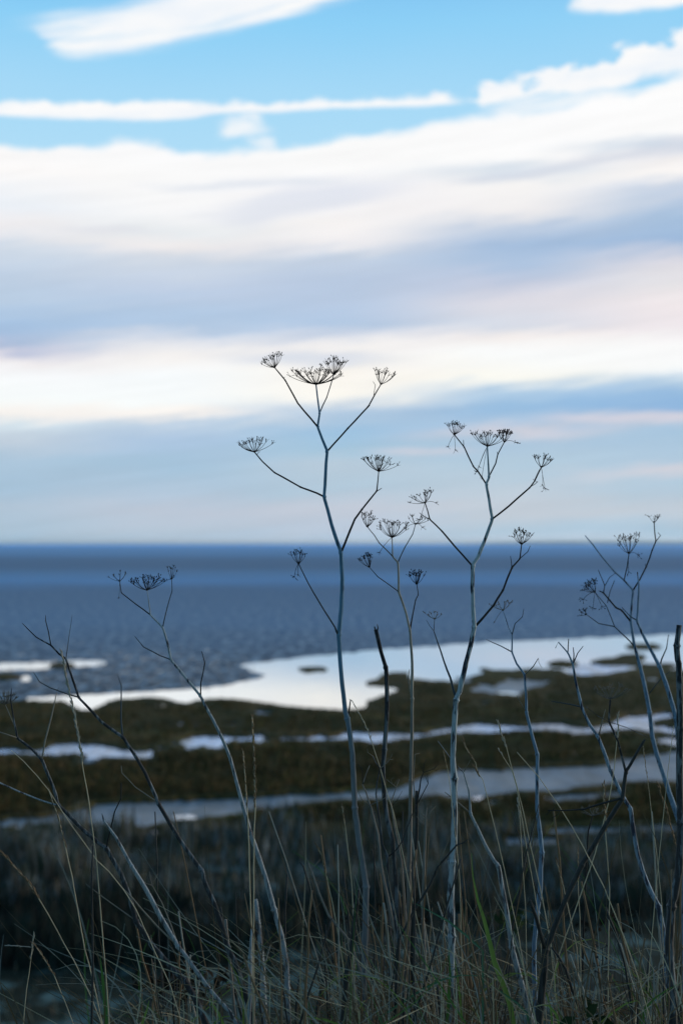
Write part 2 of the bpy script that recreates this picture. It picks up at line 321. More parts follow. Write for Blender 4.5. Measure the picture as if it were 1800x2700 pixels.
gx, gy = np.meshgrid(np.arange(RX0, RX1, 2), np.arange(RY0, RY1, 1))
_tb = np.random.RandomState(5).rand(256, 256)
def _vn(x, y):
    xi = np.floor(x).astype(int); yi = np.floor(y).astype(int); fx = x-xi; fy = y-yi
    g = lambda a, b: _tb[a % 256, b % 256]
    return (g(xi, yi)*(1-fx)*(1-fy)+g(xi+1, yi)*fx*(1-fy)+g(xi, yi+1)*(1-fx)*fy+g(xi+1, yi+1)*fx*fy)-0.5
wobx = 26*_vn(gx/23., gy/5.) + 14*_vn(gx/9., gy/2.3); woby = 7*_vn(gx/31.+9, gy/9.) + 4.5*_vn(gx/11., gy/4.+7)+3*_vn(gx/5., gy/2.)
def inpoly(poly, qx, qy):
    r = np.zeros(qx.shape, bool); n = len(poly)
    for i in range(n):
        x0, y0 = poly[i]; x1, y1 = poly[(i+1) % n]
        if y0 == y1: continue
        c = ((y0 > qy) != (y1 > qy)) & (qx < (x1-x0)*(qy-y0)/(y1-y0)+x0); r ^= c
    return r
msk = np.zeros(gx.shape)
for p_ in LAND: msk[inpoly(p_, gx+wobx*0.6, gy+woby*0.5)] = 1
for p_ in WATER: msk[inpoly(p_, gx+wobx, gy+woby)] = 0
def blur(a, nx, ny):
    for ax, n in ((1, nx), (0, ny)):
        if n < 1: continue
        k = np.ones(2*n+1)/(2*n+1)
        pad = [(0, 0), (0, 0)]; pad[ax] = (n, n)
        ap = np.pad(a, pad, mode='edge')
        a = np.apply_along_axis(lambda r_: np.convolve(r_, k, mode='valid'), ax, ap)
    return a
mb = blur(msk, 2, 2); inner = blur((blur(msk, 3, 6) > 0.98).astype(float), 3, 3)
def samp(a, px, py):
    ix = np.clip(((px-RX0)/2).astype(int), 0, a.shape[1]-1); iy = np.clip((py-RY0).astype(int), 0, a.shape[0]-1)
    r = a[iy, ix]; r = np.where(py > RY1-2, 1.0, r); r = np.where(py < RY0+1, 0.0, r); return r
def topx(x, y, z=0.0):
    yy = y*cp + (z-CAMZ)*sp; zz = -y*sp + (z-CAMZ)*cp
    return 900 + F*x/yy, 1350 - F*zz/yy
rs = np.random.RandomState(3)
_tab = rs.rand(256, 256)
def vnoise(x, y, s):
    x = x/s; y = y/s; xi = np.floor(x).astype(int); yi = np.floor(y).astype(int); fx = x-xi; fy = y-yi
    fx = fx*fx*(3-2*fx); fy = fy*fy*(3-2*fy)
    g = lambda a, b: _tab[a % 256, b % 256]
    return (g(xi, yi)*(1-fx)*(1-fy)+g(xi+1, yi)*fx*(1-fy)+g(xi, yi+1)*(1-fx)*fy+g(xi+1, yi+1)*fx*fy)-0.5
def ground_z(x, y):
    x = np.asarray(x, float); y = np.asarray(y, float)
    base = bank(y)
    px, py = topx(x, np.maximum(y, 10))
    m_ = np.where(y < 17, 1.0, samp(mb, px, py)); inn = np.where(y < 17, 1.0, samp(inner, px, py))
    z = base + inn*(0.10*vnoise(x, y, 1.7)+0.05*vnoise(x+9, y, 0.6)) * np.clip((y-4)/8, 0.5, 1)
    z = np.where(y > 17, -0.35 + (z+0.35)*np.clip((m_-0.08)*2.4, 0, 1), z)
    return z
rows = list(np.concatenate([[-400,-150,-60,-25,-10], np.linspace(-4, 12, 50), np.linspace(12.3, 17.6, 18)]))
rows += [6*F/(p_-1433.0) for p_ in np.arange(2700, 1690, -2.0)]
rows += [115, 140, 200, 400, 900, 2500, 8000, 30000]
rows = np.array(rows); ncol = 420
cu = np.concatenate([[-1.0, -0.7, -0.5, -0.4], np.linspace(-0.32, 0.32, ncol), [0.4, 0.5, 0.7, 1.0]])
yy = np.repeat(rows[:, None], len(cu), 1); hw = np.maximum(np.abs(yy), 12)
xx = cu[None, :]*hw*1.0
xx = np.where(np.abs(cu)[None, :] > 0.9, xx*3, xx)
zz = ground_z(xx, yy)
nr, nc = xx.shape
me = bpy.data.meshes.new('ground')
me.from_pydata(np.stack([xx, yy, zz], -1).reshape(-1, 3).tolist(), [], [(i*nc+j, i*nc+j+1, (i+1)*nc+j+1, (i+1)*nc+j) for i in range(nr-1) for j in range(nc-1)])
me.polygons.foreach_set('use_smooth', [True]*len(me.polygons))
gr = bpy.data.objects.new('ground', me); col.objects.link(gr); tag(gr, kind='structure')
m, t, b = mat('marsh_ground'); v = objc(t)
sxyz = t.new('ShaderNodeSeparateXYZ'); t.l.new(v, sxyz.inputs[0])
n1 = t.noise(v, 0.35, 5, 0.6); n2 = t.noise(v, 3.0, 4, 0.6); n3 = t.noise(scaled(t, v, (0.25, 1, 1)), 0.5, 3)
c = t.mix(t.ss(n1, 0.38, 0.62), (0.052,0.050,0.016), (0.125,0.076,0.022))
c = t.mix(t.ss(n3, 0.55, 0.72), c, (0.14,0.12,0.03))
c = t.mix(t.m('MULTIPLY', n2, 0.7), c, (0.015,0.013,0.008))
c = t.mix(t.ss(sxyz.outputs[1], 30.0, 26.5), c, t.mix(n2, (0.020,0.026,0.018), (0.034,0.032,0.022)))
frost = t.m('MULTIPLY', t.ss(t.noise(v, 1.1, 5, 0.65), 0.50, 0.62), t.ss(sxyz.outputs[1], 28.5, 25.5))
c = t.mix(t.m('MULTIPLY', frost, 0.9), c, (0.11,0.17,0.165))
c = t.mix(t.ss(sxyz.outputs[2], 0.012, -0.03), c, (0.04,0.04,0.038))
t.put(b.inputs['Base Color'], c); b.inputs['Roughness'].default_value = 0.95; b.inputs['Specular IOR Level'].default_value = 0.1
bp = t.new('ShaderNodeBump'); bp.inputs['Strength'].default_value = 0.7; bp.inputs['Distance'].default_value = 0.1
t.put(bp.inputs['Height'], n2); t.l.new(bp.outputs[0], b.inputs['Normal'])
me.materials.append(m)

# ------------------------------------------------------------------ water
def sheet(name, polys, m, z):
    vs = []; fs = []
    for poly in polys:
        b0 = len(vs); vs += [tuple(G(x, y, z)) for x, y in poly]; fs.append(tuple(range(b0, b0+len(poly))))
    me = bpy.data.meshes.new(name); me.from_pydata(vs, [], fs); me.materials.append(m)
    o = bpy.data.objects.new(name, me); col.objects.link(o); tag(o, kind='structure'); return o
m_sea, t, b = mat('ruffled_sea'); v = objc(t)
sxyz = t.new('ShaderNodeSeparateXYZ'); t.l.new(v, sxyz.inputs[0]); XX, YY = sxyz.outputs[0], sxyz.outputs[1]
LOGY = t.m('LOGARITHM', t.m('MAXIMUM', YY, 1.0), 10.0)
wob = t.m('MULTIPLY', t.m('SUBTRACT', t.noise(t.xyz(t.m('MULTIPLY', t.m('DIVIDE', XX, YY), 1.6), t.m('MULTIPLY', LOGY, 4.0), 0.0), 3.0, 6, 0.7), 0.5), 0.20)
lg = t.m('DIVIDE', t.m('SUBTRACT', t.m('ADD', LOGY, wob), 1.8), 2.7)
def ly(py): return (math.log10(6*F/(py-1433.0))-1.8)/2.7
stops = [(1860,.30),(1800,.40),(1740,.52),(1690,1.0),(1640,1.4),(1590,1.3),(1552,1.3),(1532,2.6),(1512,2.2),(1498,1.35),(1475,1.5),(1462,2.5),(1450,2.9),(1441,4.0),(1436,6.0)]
tone = t.ramp(lg, [(ly(y_), tuple(q_*k_ for q_ in ((0.032, 0.108, 0.215) if y_ > 1515 else (0.038, 0.110, 0.205)))) for y_, k_ in stops])  # bands of reflected sky and bright far water, put into the base colour
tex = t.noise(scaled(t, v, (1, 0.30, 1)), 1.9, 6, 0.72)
tone = t.mix(t.m('MULTIPLY', t.ss(tex, 0.47, 0.62), t.ss(lg, ly(1490), ly(1700))), tone, (0.26, 0.36, 0.47))  # pale ripple glints painted into the base colour of the nearer sea
SEA_BASE = 1.0
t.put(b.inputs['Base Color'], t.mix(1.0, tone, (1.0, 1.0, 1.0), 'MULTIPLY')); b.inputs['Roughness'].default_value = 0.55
b.inputs['IOR'].default_value = 1.33; b.inputs['Specular IOR Level'].default_value = 0.2
bp = t.new('ShaderNodeBump'); bp.inputs['Strength'].default_value = 0.6; bp.inputs['Distance'].default_value = 0.3
t.put(bp.inputs['Height'], tex); t.l.new(bp.outputs[0], b.inputs['Normal'])
mb_ = MB()
ys = [16, 30, 60, 120, 300, 1000, 4000, 15000, 45000]
for y_ in ys:
    for x_ in (-1.0, -0.3, 0, 0.3, 1.0): mb_.v.append(Vector((x_*max(y_, 40)*1.3, y_, 0.0)))
for i in range(len(ys)-1):
    for j in range(4):
        q = i*5+j; mb_.f.append((q, q+1, q+6, q+5)); mb_.mi.append(0)
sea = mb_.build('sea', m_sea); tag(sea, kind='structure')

def water_mat(name, rough, bump, scale, tint=(0.02,0.03,0.04), spec=1.0, dist=0.05, metal=0.0, tint2=None, s2=0.3):
    m, t, b = mat(name); v = objc(t)
    b.inputs['Base Color'].default_value = (*tint, 1); b.inputs['IOR'].default_value = 1.6
    b.inputs['Specular IOR Level'].default_value = spec; b.inputs['Metallic'].default_value = metal
    if tint2: t.put(b.inputs['Base Color'], t.mix(t.ss(t.noise(scaled(t, v, (1, 0.22, 1)), s2, 6, 0.7), 0.42, 0.62), tint, tint2))
    n = t.noise(scaled(t, v, (1, 0.5, 1)), scale, 4, 0.6); n2 = t.noise(v, 0.8, 3)
    t.put(b.inputs['Roughness'], t.m('ADD', rough*0.6, t.m('MULTIPLY', n2, rough*0.8)))
    bp = t.new('ShaderNodeBump'); bp.inputs['Strength'].default_value = bump; bp.inputs['Distance'].default_value = dist
    t.put(bp.inputs['Height'], n); t.l.new(bp.outputs[0], b.inputs['Normal']); return m
m_pool = water_mat('calm_water', 0.06, 0.02, 3, metal=0.8, tint=(0.93,0.93,0.92), tint2=(0.80,0.83,0.86), s2=0.12)
m_creek = water_mat('creek_water', 0.22, 0.3, 6, metal=0.8, tint=(0.24,0.45,0.78), tint2=(0.10,0.17,0.28), s2=0.55)
m_mud = water_mat('wet_mud', 0.42, 1.2, 3, tint=(0.085,0.13,0.19), spec=0.45, tint2=(0.035,0.05,0.07), s2=0.9)
# calm pools with ragged upper edges
def ragged(poly, amp, step=14):
    out = []; n = len(poly)
    for i in range(n):
        x0, y0 = poly[i]; x1, y1 = poly[(i+1) % n]; L = math.hypot(x1-x0, (y1-y0)*3); k = max(1, int(min(L, 1500)/step))
        for j in range(k):
            q = j/k; x_ = x0+(x1-x0)*q; y_ = y0+(y1-y0)*q
            out.append((x_+random.uniform(-amp, amp)*4, y_+random.uniform(-amp, amp)))
    return out
POOL = [(75,1841),(172,1836),(373,1825),(517,1816),(600,1806),(690,1788),(700,1780),(672,1772),(637,1758),(642,1752),(746,1739),(900,1724),(1000,1713),(1150,1703),(1300,1692),(1450,1687),(1600,1680),(1800,1672),(2300,1650),(2300,1850),(1700,1850),(1000,1850),(990,1895),(800,1890),(200,1895),(180,1865),(75,1858)]
pool = sheet('tidal_pool', [ragged(POOL, 1.6)], m_pool, 0.004)
left = sheet('tidal_pool', [ragged([(-600,1752),(0,1749),(130,1746),(200,1742),(262,1742),(284,1748),(262,1756),(190,1760),(120,1764),(0,1768),(-600,1772)], 1.2), ragged([(56,1786),(66,1782),(78,1785),(80,1794),(66,1797),(56,1795)], 0.8)], m_pool, 0.004)
glints = []
for k in range(520):
    x_ = random.gauss(300, 230); y_ = random.gauss(1765, 34)
    if -80 < x_ < 680 and 1695 < y_ < 1822: glints.append(ell(x_, y_, random.uniform(1.5, 8), random.uniform(0.3, 1.1)))
tag(sheet('wet_sand_glints', glints, water_mat('glint_water', 0.25, 0.3, 4, spec=0.7), 0.004), kind='structure')
creek = sheet('creek', [[(-900,1925),(2700,1870),(2700,1982),(1700,1975),(-900,2022)], [(1500,1752),(1660,1752),(1660,1788),(1500,1788)], [(560,1890),(720,1868),(730,1890),(570,1915)]], m_creek, 0.006)
mud = sheet('creek_mud', [[(1200,1785),(1500,1785),(1500,1840),(1200,1840)], [(-900,2080),(1000,2030),(1500,1984),(2700,1984),(2700,2260),(-900,2260)]], m_mud, 0.006)
pud = sheet('puddle', [ell(1335,1829,34,5), ell(1300,1806,12,3), ell(402,2197,27,8), ell(53,2186,14,5), ell(488,2155,32,6), ell(1262,2110,22,10), ell(1285,2122,13,8)], m_pool, 0.010)

# far shore
rid = MB(); N = 90
for i in range(N+1):
    a_ = R(4.5) + R(18)*i/N; D = 12000
    h_ = 16+16*(vnoise(np.array([i*1.0]), np.array([3.0]), 9)[0]+0.5)+5*(vnoise(np.array([i*1.0]), np.array([7.0]), 2.5)[0])
    h_ *= min(1, i/14)
    for (dd, hh) in ((0, -2), (150, h_*0.8), (500, h_), (1500, -2)):
        rid.v.append(Vector((math.sin(a_)*(D+dd), math.cos(a_)*(D+dd), hh)))
for i in range(N):
    for j in range(3):
        q = i*4+j; rid.f.append((q, q+4, q+5, q+1)); rid.mi.append(0)
ridge = rid.build('far_hills', plain('far_land', (0.42,0.45,0.46), (0.5,0.52,0.52), 0.01)); tag(ridge, kind='structure')  # pale base colour stands in for part of the haze over the land

# ------------------------------------------------------------------ plants: data helpers
def zbase(p): return float(ground_z(np.array([p.x]), np.array([p.y]))[0])
def chain(pts, d, d1=None, jit=0.35, w0=None):
    """pts: (x, y, w) in photo bearings from root to tip -> smooth 3-D centre line and radii"""
    n = len(pts); L = [0]
    for i in range(1, n): L.append(L[-1]+math.hypot(pts[i][0]-pts[i-1][0], pts[i][1]-pts[i-1][1]))
    ws = [(L[i], p[2]) for i, p in enumerate(pts) if len(p) > 2 and p[2] is not None]
    if d1 is None: d1 = d
    def W(l): return float(np.interp(l, [a for a, _ in ws], [b_ for _, b_ in ws]))
    def D(l): return d + (d1-d)*l/max(L[-1], 1)
    Q = []; RR = []
    for i in range(n):
        if i > 0:
            seg = L[i]-L[i-1]; k = max(1, int(seg/22))
            for j in range(1, k):
                q = j/k; l = L[i-1]+seg*q
                x_ = pts[i-1][0]+(pts[i][0]-pts[i-1][0])*q + random.gauss(0, jit); y_ = pts[i-1][1]+(pts[i][1]-pts[i-1][1])*q
                dd = D(l); Q.append(P(x_, y_, dd)); RR.append(W(l)*0.5*dd/F*random.uniform(0.94, 1.06))
        l = L[i]; dd = D(l); node = len(pts[i]) > 3
        if node and 0 < i < n-1:
            tx = (pts[i+1][0]-pts[i-1][0]); ty = (pts[i+1][1]-pts[i-1][1]); tl = math.hypot(tx, ty) or 1; tx /= tl; ty /= tl
            h_ = W(l)*0.35
            for s_, f_ in ((-1.8, 1.0), (-0.5, 1.12), (0.2, 1.34), (0.6, 1.12), (1.8, 0.93)):
                Q.append(P(pts[i][0]+tx*h_*s_, pts[i][1]+ty*h_*s_, dd)); RR.append(W(l)*0.5*dd/F*f_)
        else:
            Q.append(P(pts[i][0], pts[i][1], dd)); RR.append(W(l)*0.5*dd/F)
    return Q, RR
def umbel(mbd, cx, cy, d, ax, hw, h, n=16, hang=(), seeds=0.28, rayw=1.25, len2=11, skip=0.1, flat=1.0):
    """compound umbel: ax = lean of its axis in degrees (0 up, + right), hw/h half width and height in photo px"""
    hw *= 1.1; k = d/F; c_ = P(cx, cy, d); a_ = R(ax)
    AX = Vector((math.sin(a_), -0.12, math.cos(a_))).normalized(); U = Vector((math.cos(a_), 0, -math.sin(a_))); V = AX.cross(U)
    mbd.spindle(c_-AX*2*k, AX, 6*k, 3.6*k, n=6)
    tips = []
    for i in range(n):
        if random.random() < skip: continue
        ph = i*2.39996 + random.uniform(-.3, .3); r_ = math.sqrt((i+0.6)/n)*random.uniform(0.86, 1.06)
        hh = h*(1 - 0.30*r_*r_*flat)*random.uniform(0.72, 1.15)
        E_ = c_ + (U*math.cos(ph)*hw*r_ + V*math.sin(ph)*hw*r_*0.9)*k + AX*hh*k
        mid = c_ + (U*math.cos(ph) + V*math.sin(ph)*0.9)*hw*r_*0.62*k + AX*hh*0.30*k
        pts = [c_*(1-q)*(1-q) + mid*2*q*(1-q) + E_*q*q for q in (0, .2, .4, .6, .8, 1)]
        mbd.tube(pts, [rayw*0.5*k*(1.25-0.45*q/5) for q in range(6)], 4)
        tips.append((E_, (pts[-1]-pts[-2]).normalized()))
    for (hx, hy) in hang:
        E_ = P(hx, hy, d); mid = (c_+E_)*0.5 + Vector((random.uniform(-3, 3)*k, 0, 8*k))
        pts = [c_*(1-q)*(1-q) + mid*2*q*(1-q) + E_*q*q for q in (0, .25, .5, .75, 1)]
        mbd.tube(pts, [rayw*0.45*k]*5, 4); tips.append((E_, (pts[-1]-pts[-2]).normalized()))
    for (E_, dr) in tips:
        mbd.spindle(E_-dr*1.2*k, dr, 3.2*k, 1.5*k)
        for j in range(random.randint(4, 7)):
            dv = (dr*0.7 + Vector((random.uniform(-1, 1), random.uniform(-1, 1), random.uniform(-0.35, 1.0)))).normalized()
            L_ = len2*random.uniform(0.55, 1.15)*k; e2 = E_+dv*L_
            mbd.tube([E_, E_+dv*L_*0.55+AX*0.4*k, e2], [0.55*k, 0.45*k, 0.3*k], 3, cap=False)
            if random.random() < seeds: mbd.spindle(e2-dv*1.0*k, (dv+AX*.3), 4.2*k*random.uniform(.7, 1.3), 1.2*k)

def root_to_ground(pts, d):
    """append the hidden foot of a stem, from its lowest listed point down to the bank"""
    x, y = pts[0][0], pts[0][1]; dx = pts[0][0]-pts[1][0]; dy = pts[0][1]-pts[1][1]
    sl = max(-0.5, min(0.5, dx/max(dy, 1)))
    p = P(x, y, d); zb = zbase(p)-0.02
    py_b = y
    while P(x, py_b, d).z > zb and py_b < 6000: py_b += 10
    wd = [q[2] for q in pts if len(q) > 2][0]
    return [(x+sl*(py_b-y)*0.5, py_b, wd*1.15)] + list(pts)
def plant(name, label, cat, d, stem, smat, branches=(), umbels=(), group=None, bmat=None, depthvar=0.06):
    """stem: root->tip.  branches: (points, material, [umbel kwargs...]).  umbels: on the stem tip"""
    st = root_to_ground(stem, d); bp_ = P(st[0][0], st[0][1], d); bp_.z += 0.0
    root = bpy.data.objects.new(name, None); col.objects.link(root); root.location = bp_; root.empty_display_size = 0.1
    tag(root, label, cat, group or {'dried_umbellifer':'large dried umbellifers on the bank','small_umbellifer':'small dried umbellifers between the tall ones','broken_stalk':'broken stalks low on the bank','dead_twig':'dead twigs in the grass','dark_stalk':'thick dark stalks at lower right'}.get(name))
    q = MB(); Q, RR = chain(st, d); q.tube(Q, RR, 14); so_ = q.build('stem', smat, root, bp_)
    for u in umbels:
        um = MB(); uu = dict(u); mt = uu.pop('mat', M_SEED); umbel(um, d=d, **uu); um.build('umbel', mt, so_, bp_)
    for bi, br in enumerate(branches):
        pts, bm = br[0], br[1] or bmat or M_TWIG; us = br[2] if len(br) > 2 else []
        ln = sum(math.hypot(pts[i+1][0]-pts[i][0], pts[i+1][1]-pts[i][1]) for i in range(len(pts)-1))
        d1 = d + random.choice((-1, 1))*random.uniform(0.3, 1.0)*depthvar*min(1, ln/200)
        qb = MB(); Q, RR = chain(pts, d, d1); qb.tube(Q, RR, 7)
        for tw in (br[3] if len(br) > 3 else []):
            Q, RR = chain(tw, (d+d1)/2 if len(tw[0]) < 4 else d1); qb.tube(Q, RR, 5)
        bo = qb.build('branch', bm, root, bp_)
        for u in us:
            um = MB(); uu = dict(u); mt = uu.pop('mat', M_SEED); umbel(um, d=d1, **uu); um.build('umbel', mt, bo, bp_)
    return root
def U(cx, cy, ax, hw, h, **k): return dict(cx=cx, cy=cy, ax=ax, hw=hw, h=h, **k)

# ---- A: the tallest umbellifer, centre
plant('dried_umbellifer', 'tallest dried umbellifer, left of centre, its topmost seed heads against the white cloud', 'dried plant', 2.0,
 [(958,2700,15),(958,2570,15,1),(961,2519,17),(963,2423,17),(964,2339,16,1),(956,2280,15),(943,2197,15),(935,2130,14,1),(932,2053,14),(929,1989,13.5),(923,1941,13),(915,1895,13,1),(910,1878,12),(902,1807,11.5),(897,1750,11),(896,1735,11),(893,1674,10.5,1),(899,1607,10.5),(902,1527,10),(898,1457,9.5,1),(874,1384,9),(864,1345,8.5),(855,1310,8.5,1),(858,1250,8),(861.5,1191,7.5,1),(849,1157,6.5),(838,1125,6,1),(842,1090,5,1),(837,1050,4),(833,1015,3.5)],
 M_BLUE,
 [([(837,1125,5),(785,1063,4.4),(752,1003,3.8,1),(724,969,3)], None, [U(724,969,-20,31,28,n=15)], [[(750,1002,1.8),(747,996,1.5),(752,994,1.2)]]),
  ([(842,1090,3.4),(861,1048,3,1),(880,987,2.6)], M_TWIGB, [U(880,987,6,31,38,n=20)]),
  ([(861.5,1191,5),(917,1129,4.6,1),(970,1072,4.2,1),(988,1040,3.4),(1004,1013,2.6)], None, [U(1004,1013,8,36,34,n=17)], [[(985,1042,1.8),(989,1015,1.5),(983,1006,1.2)], [(970,1073,2),(975,1069,1.5)]]),
  ([(855,1310,5.5),(835,1300,5),(792,1284,4.6,1),(724,1246,4.2,1),(692,1217,3.6),(671,1192,3)], None, [U(671,1192,-6,47,30,n=24)], [[(678,1198,1.6),(682,1192,1.4),(686,1191,1.2)]]),
  ([(899,1457,6.5),(910,1430,6),(922,1400,6),(935,1369,5.5),(954,1343,5,1),(992,1295,4,1),(996,1265,3),(998,1243,2.6)], None, [U(998,1243,4,46,32,n=24)], [[(992,1296,2.6),(1006,1287,1.8)]]),
  ([(893,1676,6),(888,1667,6),(883,1654,4.5),(853,1607,4),(812,1537,3.2),(787,1486,2.4)], M_TWIGB, [U(787,1486,0,20,30,n=12,hang=[(786,1515),(776,1520)])]),
  ([(916,1897,5),(919,1880,4.5),(921,1865,4),(924,1844,2.5)], M_TWIG)],
 [U(833,1014,1,74,36,n=36,seeds=.5,rayw=1.6)])
# ---- B: the right-hand umbellifer
plant('dried_umbellifer', 'second tallest dried umbellifer, right of centre, on a thick silvery mottled stem', 'dried plant', 2.0,
 [(1189,2700,15),(1189,2551,16),(1190,2469,18,1),(1187,2359,19),(1190,2273,18,1),(1195,2232,17),(1197,2165,16),(1197,2053,16,1),(1193,2005,14),(1195,1941,14),(1199,1878,14),(1202,1846,14,1),(1211,1823,13),(1227,1750,13),(1240,1700,12),(1249,1653,11,1),(1246,1600,10),(1244,1550,10),(1246,1492,10,1),(1258,1471,9),(1280,1417,8.5),(1296,1369,8,1),(1288,1315,7),(1282,1278,7,1),(1288,1257,6,1),(1286,1216,4),(1284,1178,3.6)],
 M_MOTTLE,
 [([(1282,1278,4.4),(1258,1241,4.2),(1247,1229,4,1),(1223,1179,3.6,1),(1197,1146,2.8)], None, [U(1197,1146,4,25,27,n=12,hang=[(1180,1178),(1200,1186)])], [[(1222,1178,2.2),(1221,1160,1.6)]]),
  ([(1288,1257,3.6),(1306,1222,3.6),(1312,1197,3.2,1),(1329,1165,2.6)], M_TWIGB, [U(1329,1165,4,17,24,n=12,seeds=.9,hang=[(1357,1166)])], [[(1311,1198,1.8),(1310,1191,1.4)]]),
  ([(1296,1369,5),(1341,1334,4.8),(1395,1286,4.2,1),(1409,1267,3.6,1),(1426,1232,2.8)], None, [U(1426,1232,6,29,27,n=13,hang=[(1430,1280),(1436,1288),(1408,1266)])], [[(1398,1283,2),(1410,1276,1.8),(1417,1269,1.4)]]),
  ([(1246,1492,5),(1240,1487,5),(1197,1439,4.8),(1165,1401,4.4,1),(1133,1369,3.8,1),(1120,1326,2.6)], None, [U(1120,1326,-20,34,24,n=13,seeds=.3,hang=[(1148,1326),(1106,1370)])], [[(1133,1369,2.2),(1118,1362,2),(1105,1352,1.4)]]),
  ([(1249,1655,7),(1270,1632,6.5),(1300,1597,6),(1325,1556,5.6,1),(1349,1497,5,1),(1369,1473,4,1),(1374,1435,2.8)], None, [U(1374,1435,2,27,32,n=16,seeds=.4)], [[(1369,1473,2.2),(1390,1455,2),(1397,1439,1.4)], [(1349,1498,2.6),(1345,1466,1.6)]]),
  ([(1202,1840,8),(1197,1826,7),(1187,1788,6),(1178,1766,5.4),(1153,1693,3.6),(1143,1664,2.4),(1145,1632,1.6)], M_TWIGB, [U(1145,1632,2,27,16,n=10,seeds=.15,rayw=1.0,len2=6,mat=M_SEEDP)], [[(1143,1664,1.6),(1132,1650,1.4),(1123,1634,1.1)]])],
 [U(1284,1177,0,46,34,n=22,hang=[(1258,1243),(1262,1230),(1270,1256)])])
# ---- C: thin one between
plant('dried_umbellifer', 'slender tan dried umbellifer between the two tallest ones, spidery heads at the horizon', 'dried plant', 2.04,
 [(1058,2700,13),(1066,2583,12),(1076,2495,12,1),(1078,2391,12),(1077,2296,11,1),(1079,2250,10.5),(1081,2165,10),(1082,2058,9.5,1),(1085,1941,8.5),(1086,1842,8,1),(1086,1750,7),(1083,1703,6.5),(1080,1663,6,1),(1070,1617,5.5),(1051,1561,5.5,1),(1050,1511,5),(1048,1484,4.6,1),(1035,1467,4,1),(1034,1440,2.8),(1033,1417,2.4)],
 M_TAN,
 [([(1035,1467,3),(1000,1432,2.8,1),(987,1412,2.4),(968,1389,2)], M_TWIGB, [U(968,1389,6,21,30,n=12,seeds=.3)]),
  ([(1048,1484,3),(1067,1443,2.8,1),(1087,1409,2.4,1),(1095,1382,2)], M_TWIGB, [U(1095,1382,8,36,20,n=9,seeds=.1,hang=[(1112,1390),(1070,1393)])]),
  ([(1051,1561,3.4),(1045,1556,3),(996,1521,2.6),(973,1495,1.8)], M_TWIGB, [U(973,1495,-18,22,28,n=12,seeds=.5,rayw=1.1)]),
  ([(1080,1663,5),(1087,1623,3.4),(1095,1583,3,1),(1102,1567,2.6,1),(1098,1540,2)], None, [U(1098,1540,0,20,27,n=13,seeds=.4,rayw=1.1)]),
  ([(1083,1836,4),(1079,1810,3.5),(1076,1785,3),(1079,1765,1.8)], M_TWIGT)],
 [U(1033,1417,0,43,38,n=20,seeds=.3,hang=[(1000,1457)])])
# ---- D
plant('dried_umbellifer', 'leaning silvery dried umbellifer left of the tallest one, three dark heads over the sea', 'dried plant', 2.05,
 [(761,2700,13),(757,2606,14,1),(755,2542,14),(742,2466,13.5),(723,2399,13,1),(700,2314,12),(677,2244,11.5),(660,2196,11,1),(636,2107,9.5),(623,2059,9),(607,1999,8.5),(598,1976,8),(583,1940,8),(563,1900,7.5),(528,1835,7,1),(487,1784,6.5),(452,1740,6,1),(441,1692,5.5),(429,1655,5,1),(398,1622,4,1),(393,1590,2.6),(388,1556,2.4)],
 M_SILVER,
 [([(398,1622,3.4),(356,1591,3,1),(321,1563,2.8,1),(316,1532,2.2)], None, [U(316,1532,-14,28,22,n=7,seeds=0,rayw=.9,len2=6,mat=M_TWIGB,hang=[(314,1576)])]),
  ([(429,1655,3),(441,1603,2.8,1),(454,1558,2.4,1),(453,1526,1.8)], M_TWIGB, [U(453,1526,2,16,30,n=8,seeds=0,rayw=.9,len2=6,mat=M_TWIGB)]),
  ([(452,1740,4),(445,1737,3.4),(423,1729,3),(379,1706,2.8),(356,1678,1.6)], M_TWIGB),
  ([(529,1837,4),(530,1800,3.4),(540,1749,3,1),(532,1717,1.8)], M_TWIG)],
 [U(388,1556,-4,47,30,n=22,seeds=.8,hang=[(450,1527)])])
# ---- E
plant('dried_umbellifer', 'headless dried umbellifer leaning left, dark blue stem forking three times over sea and marsh', 'dried plant', 2.02,
 [(670,2700,15),(655,2644,15),(640,2601,15),(617,2530,14),(601,2499,14,1),(586,2443,13),(566,2384,12),(545,2338,12),(531,2295,11.5,1),(473,2212,10.5),(419,2120,9.5,1),(411,2100,9),(383,2037,8.8),(351,1983,8.3),(324,1944,8,1),(268,1903,7),(236,1868,6.5),(209,1839,6,1),(191,1788,5.5),(174,1737,5),(156,1724,4.5),(135,1702,4,1),(96,1680,3),(59,1643,1.8)],
 M_DARKF,
 [([(135,1702,3),(128,1664,2.8),(121,1637,2.4),(121,1622,1.2)], None),
  ([(209,1839,4),(179,1830,3.6),(134,1814,3),(105,1798,2.6),(89,1772,1.4)], M_TWIGB, [], [[(150,1822,1.6),(156,1812,1.1)]]),
  ([(324,1944,4.5),(320,1900,4),(320,1839,3.4),(320,1807,2.8,1),(309,1777,1.4)], M_TWIGB),
  ([(419,2120,4),(408,2110,3.2),(357,2075,2.6,1),(322,2038,2.2),(320,2019,1.6)], M_TWIGT),
  ([(174,1740,2.4),(179,1705,2),(191,1622,1)], M_TWIGB)])
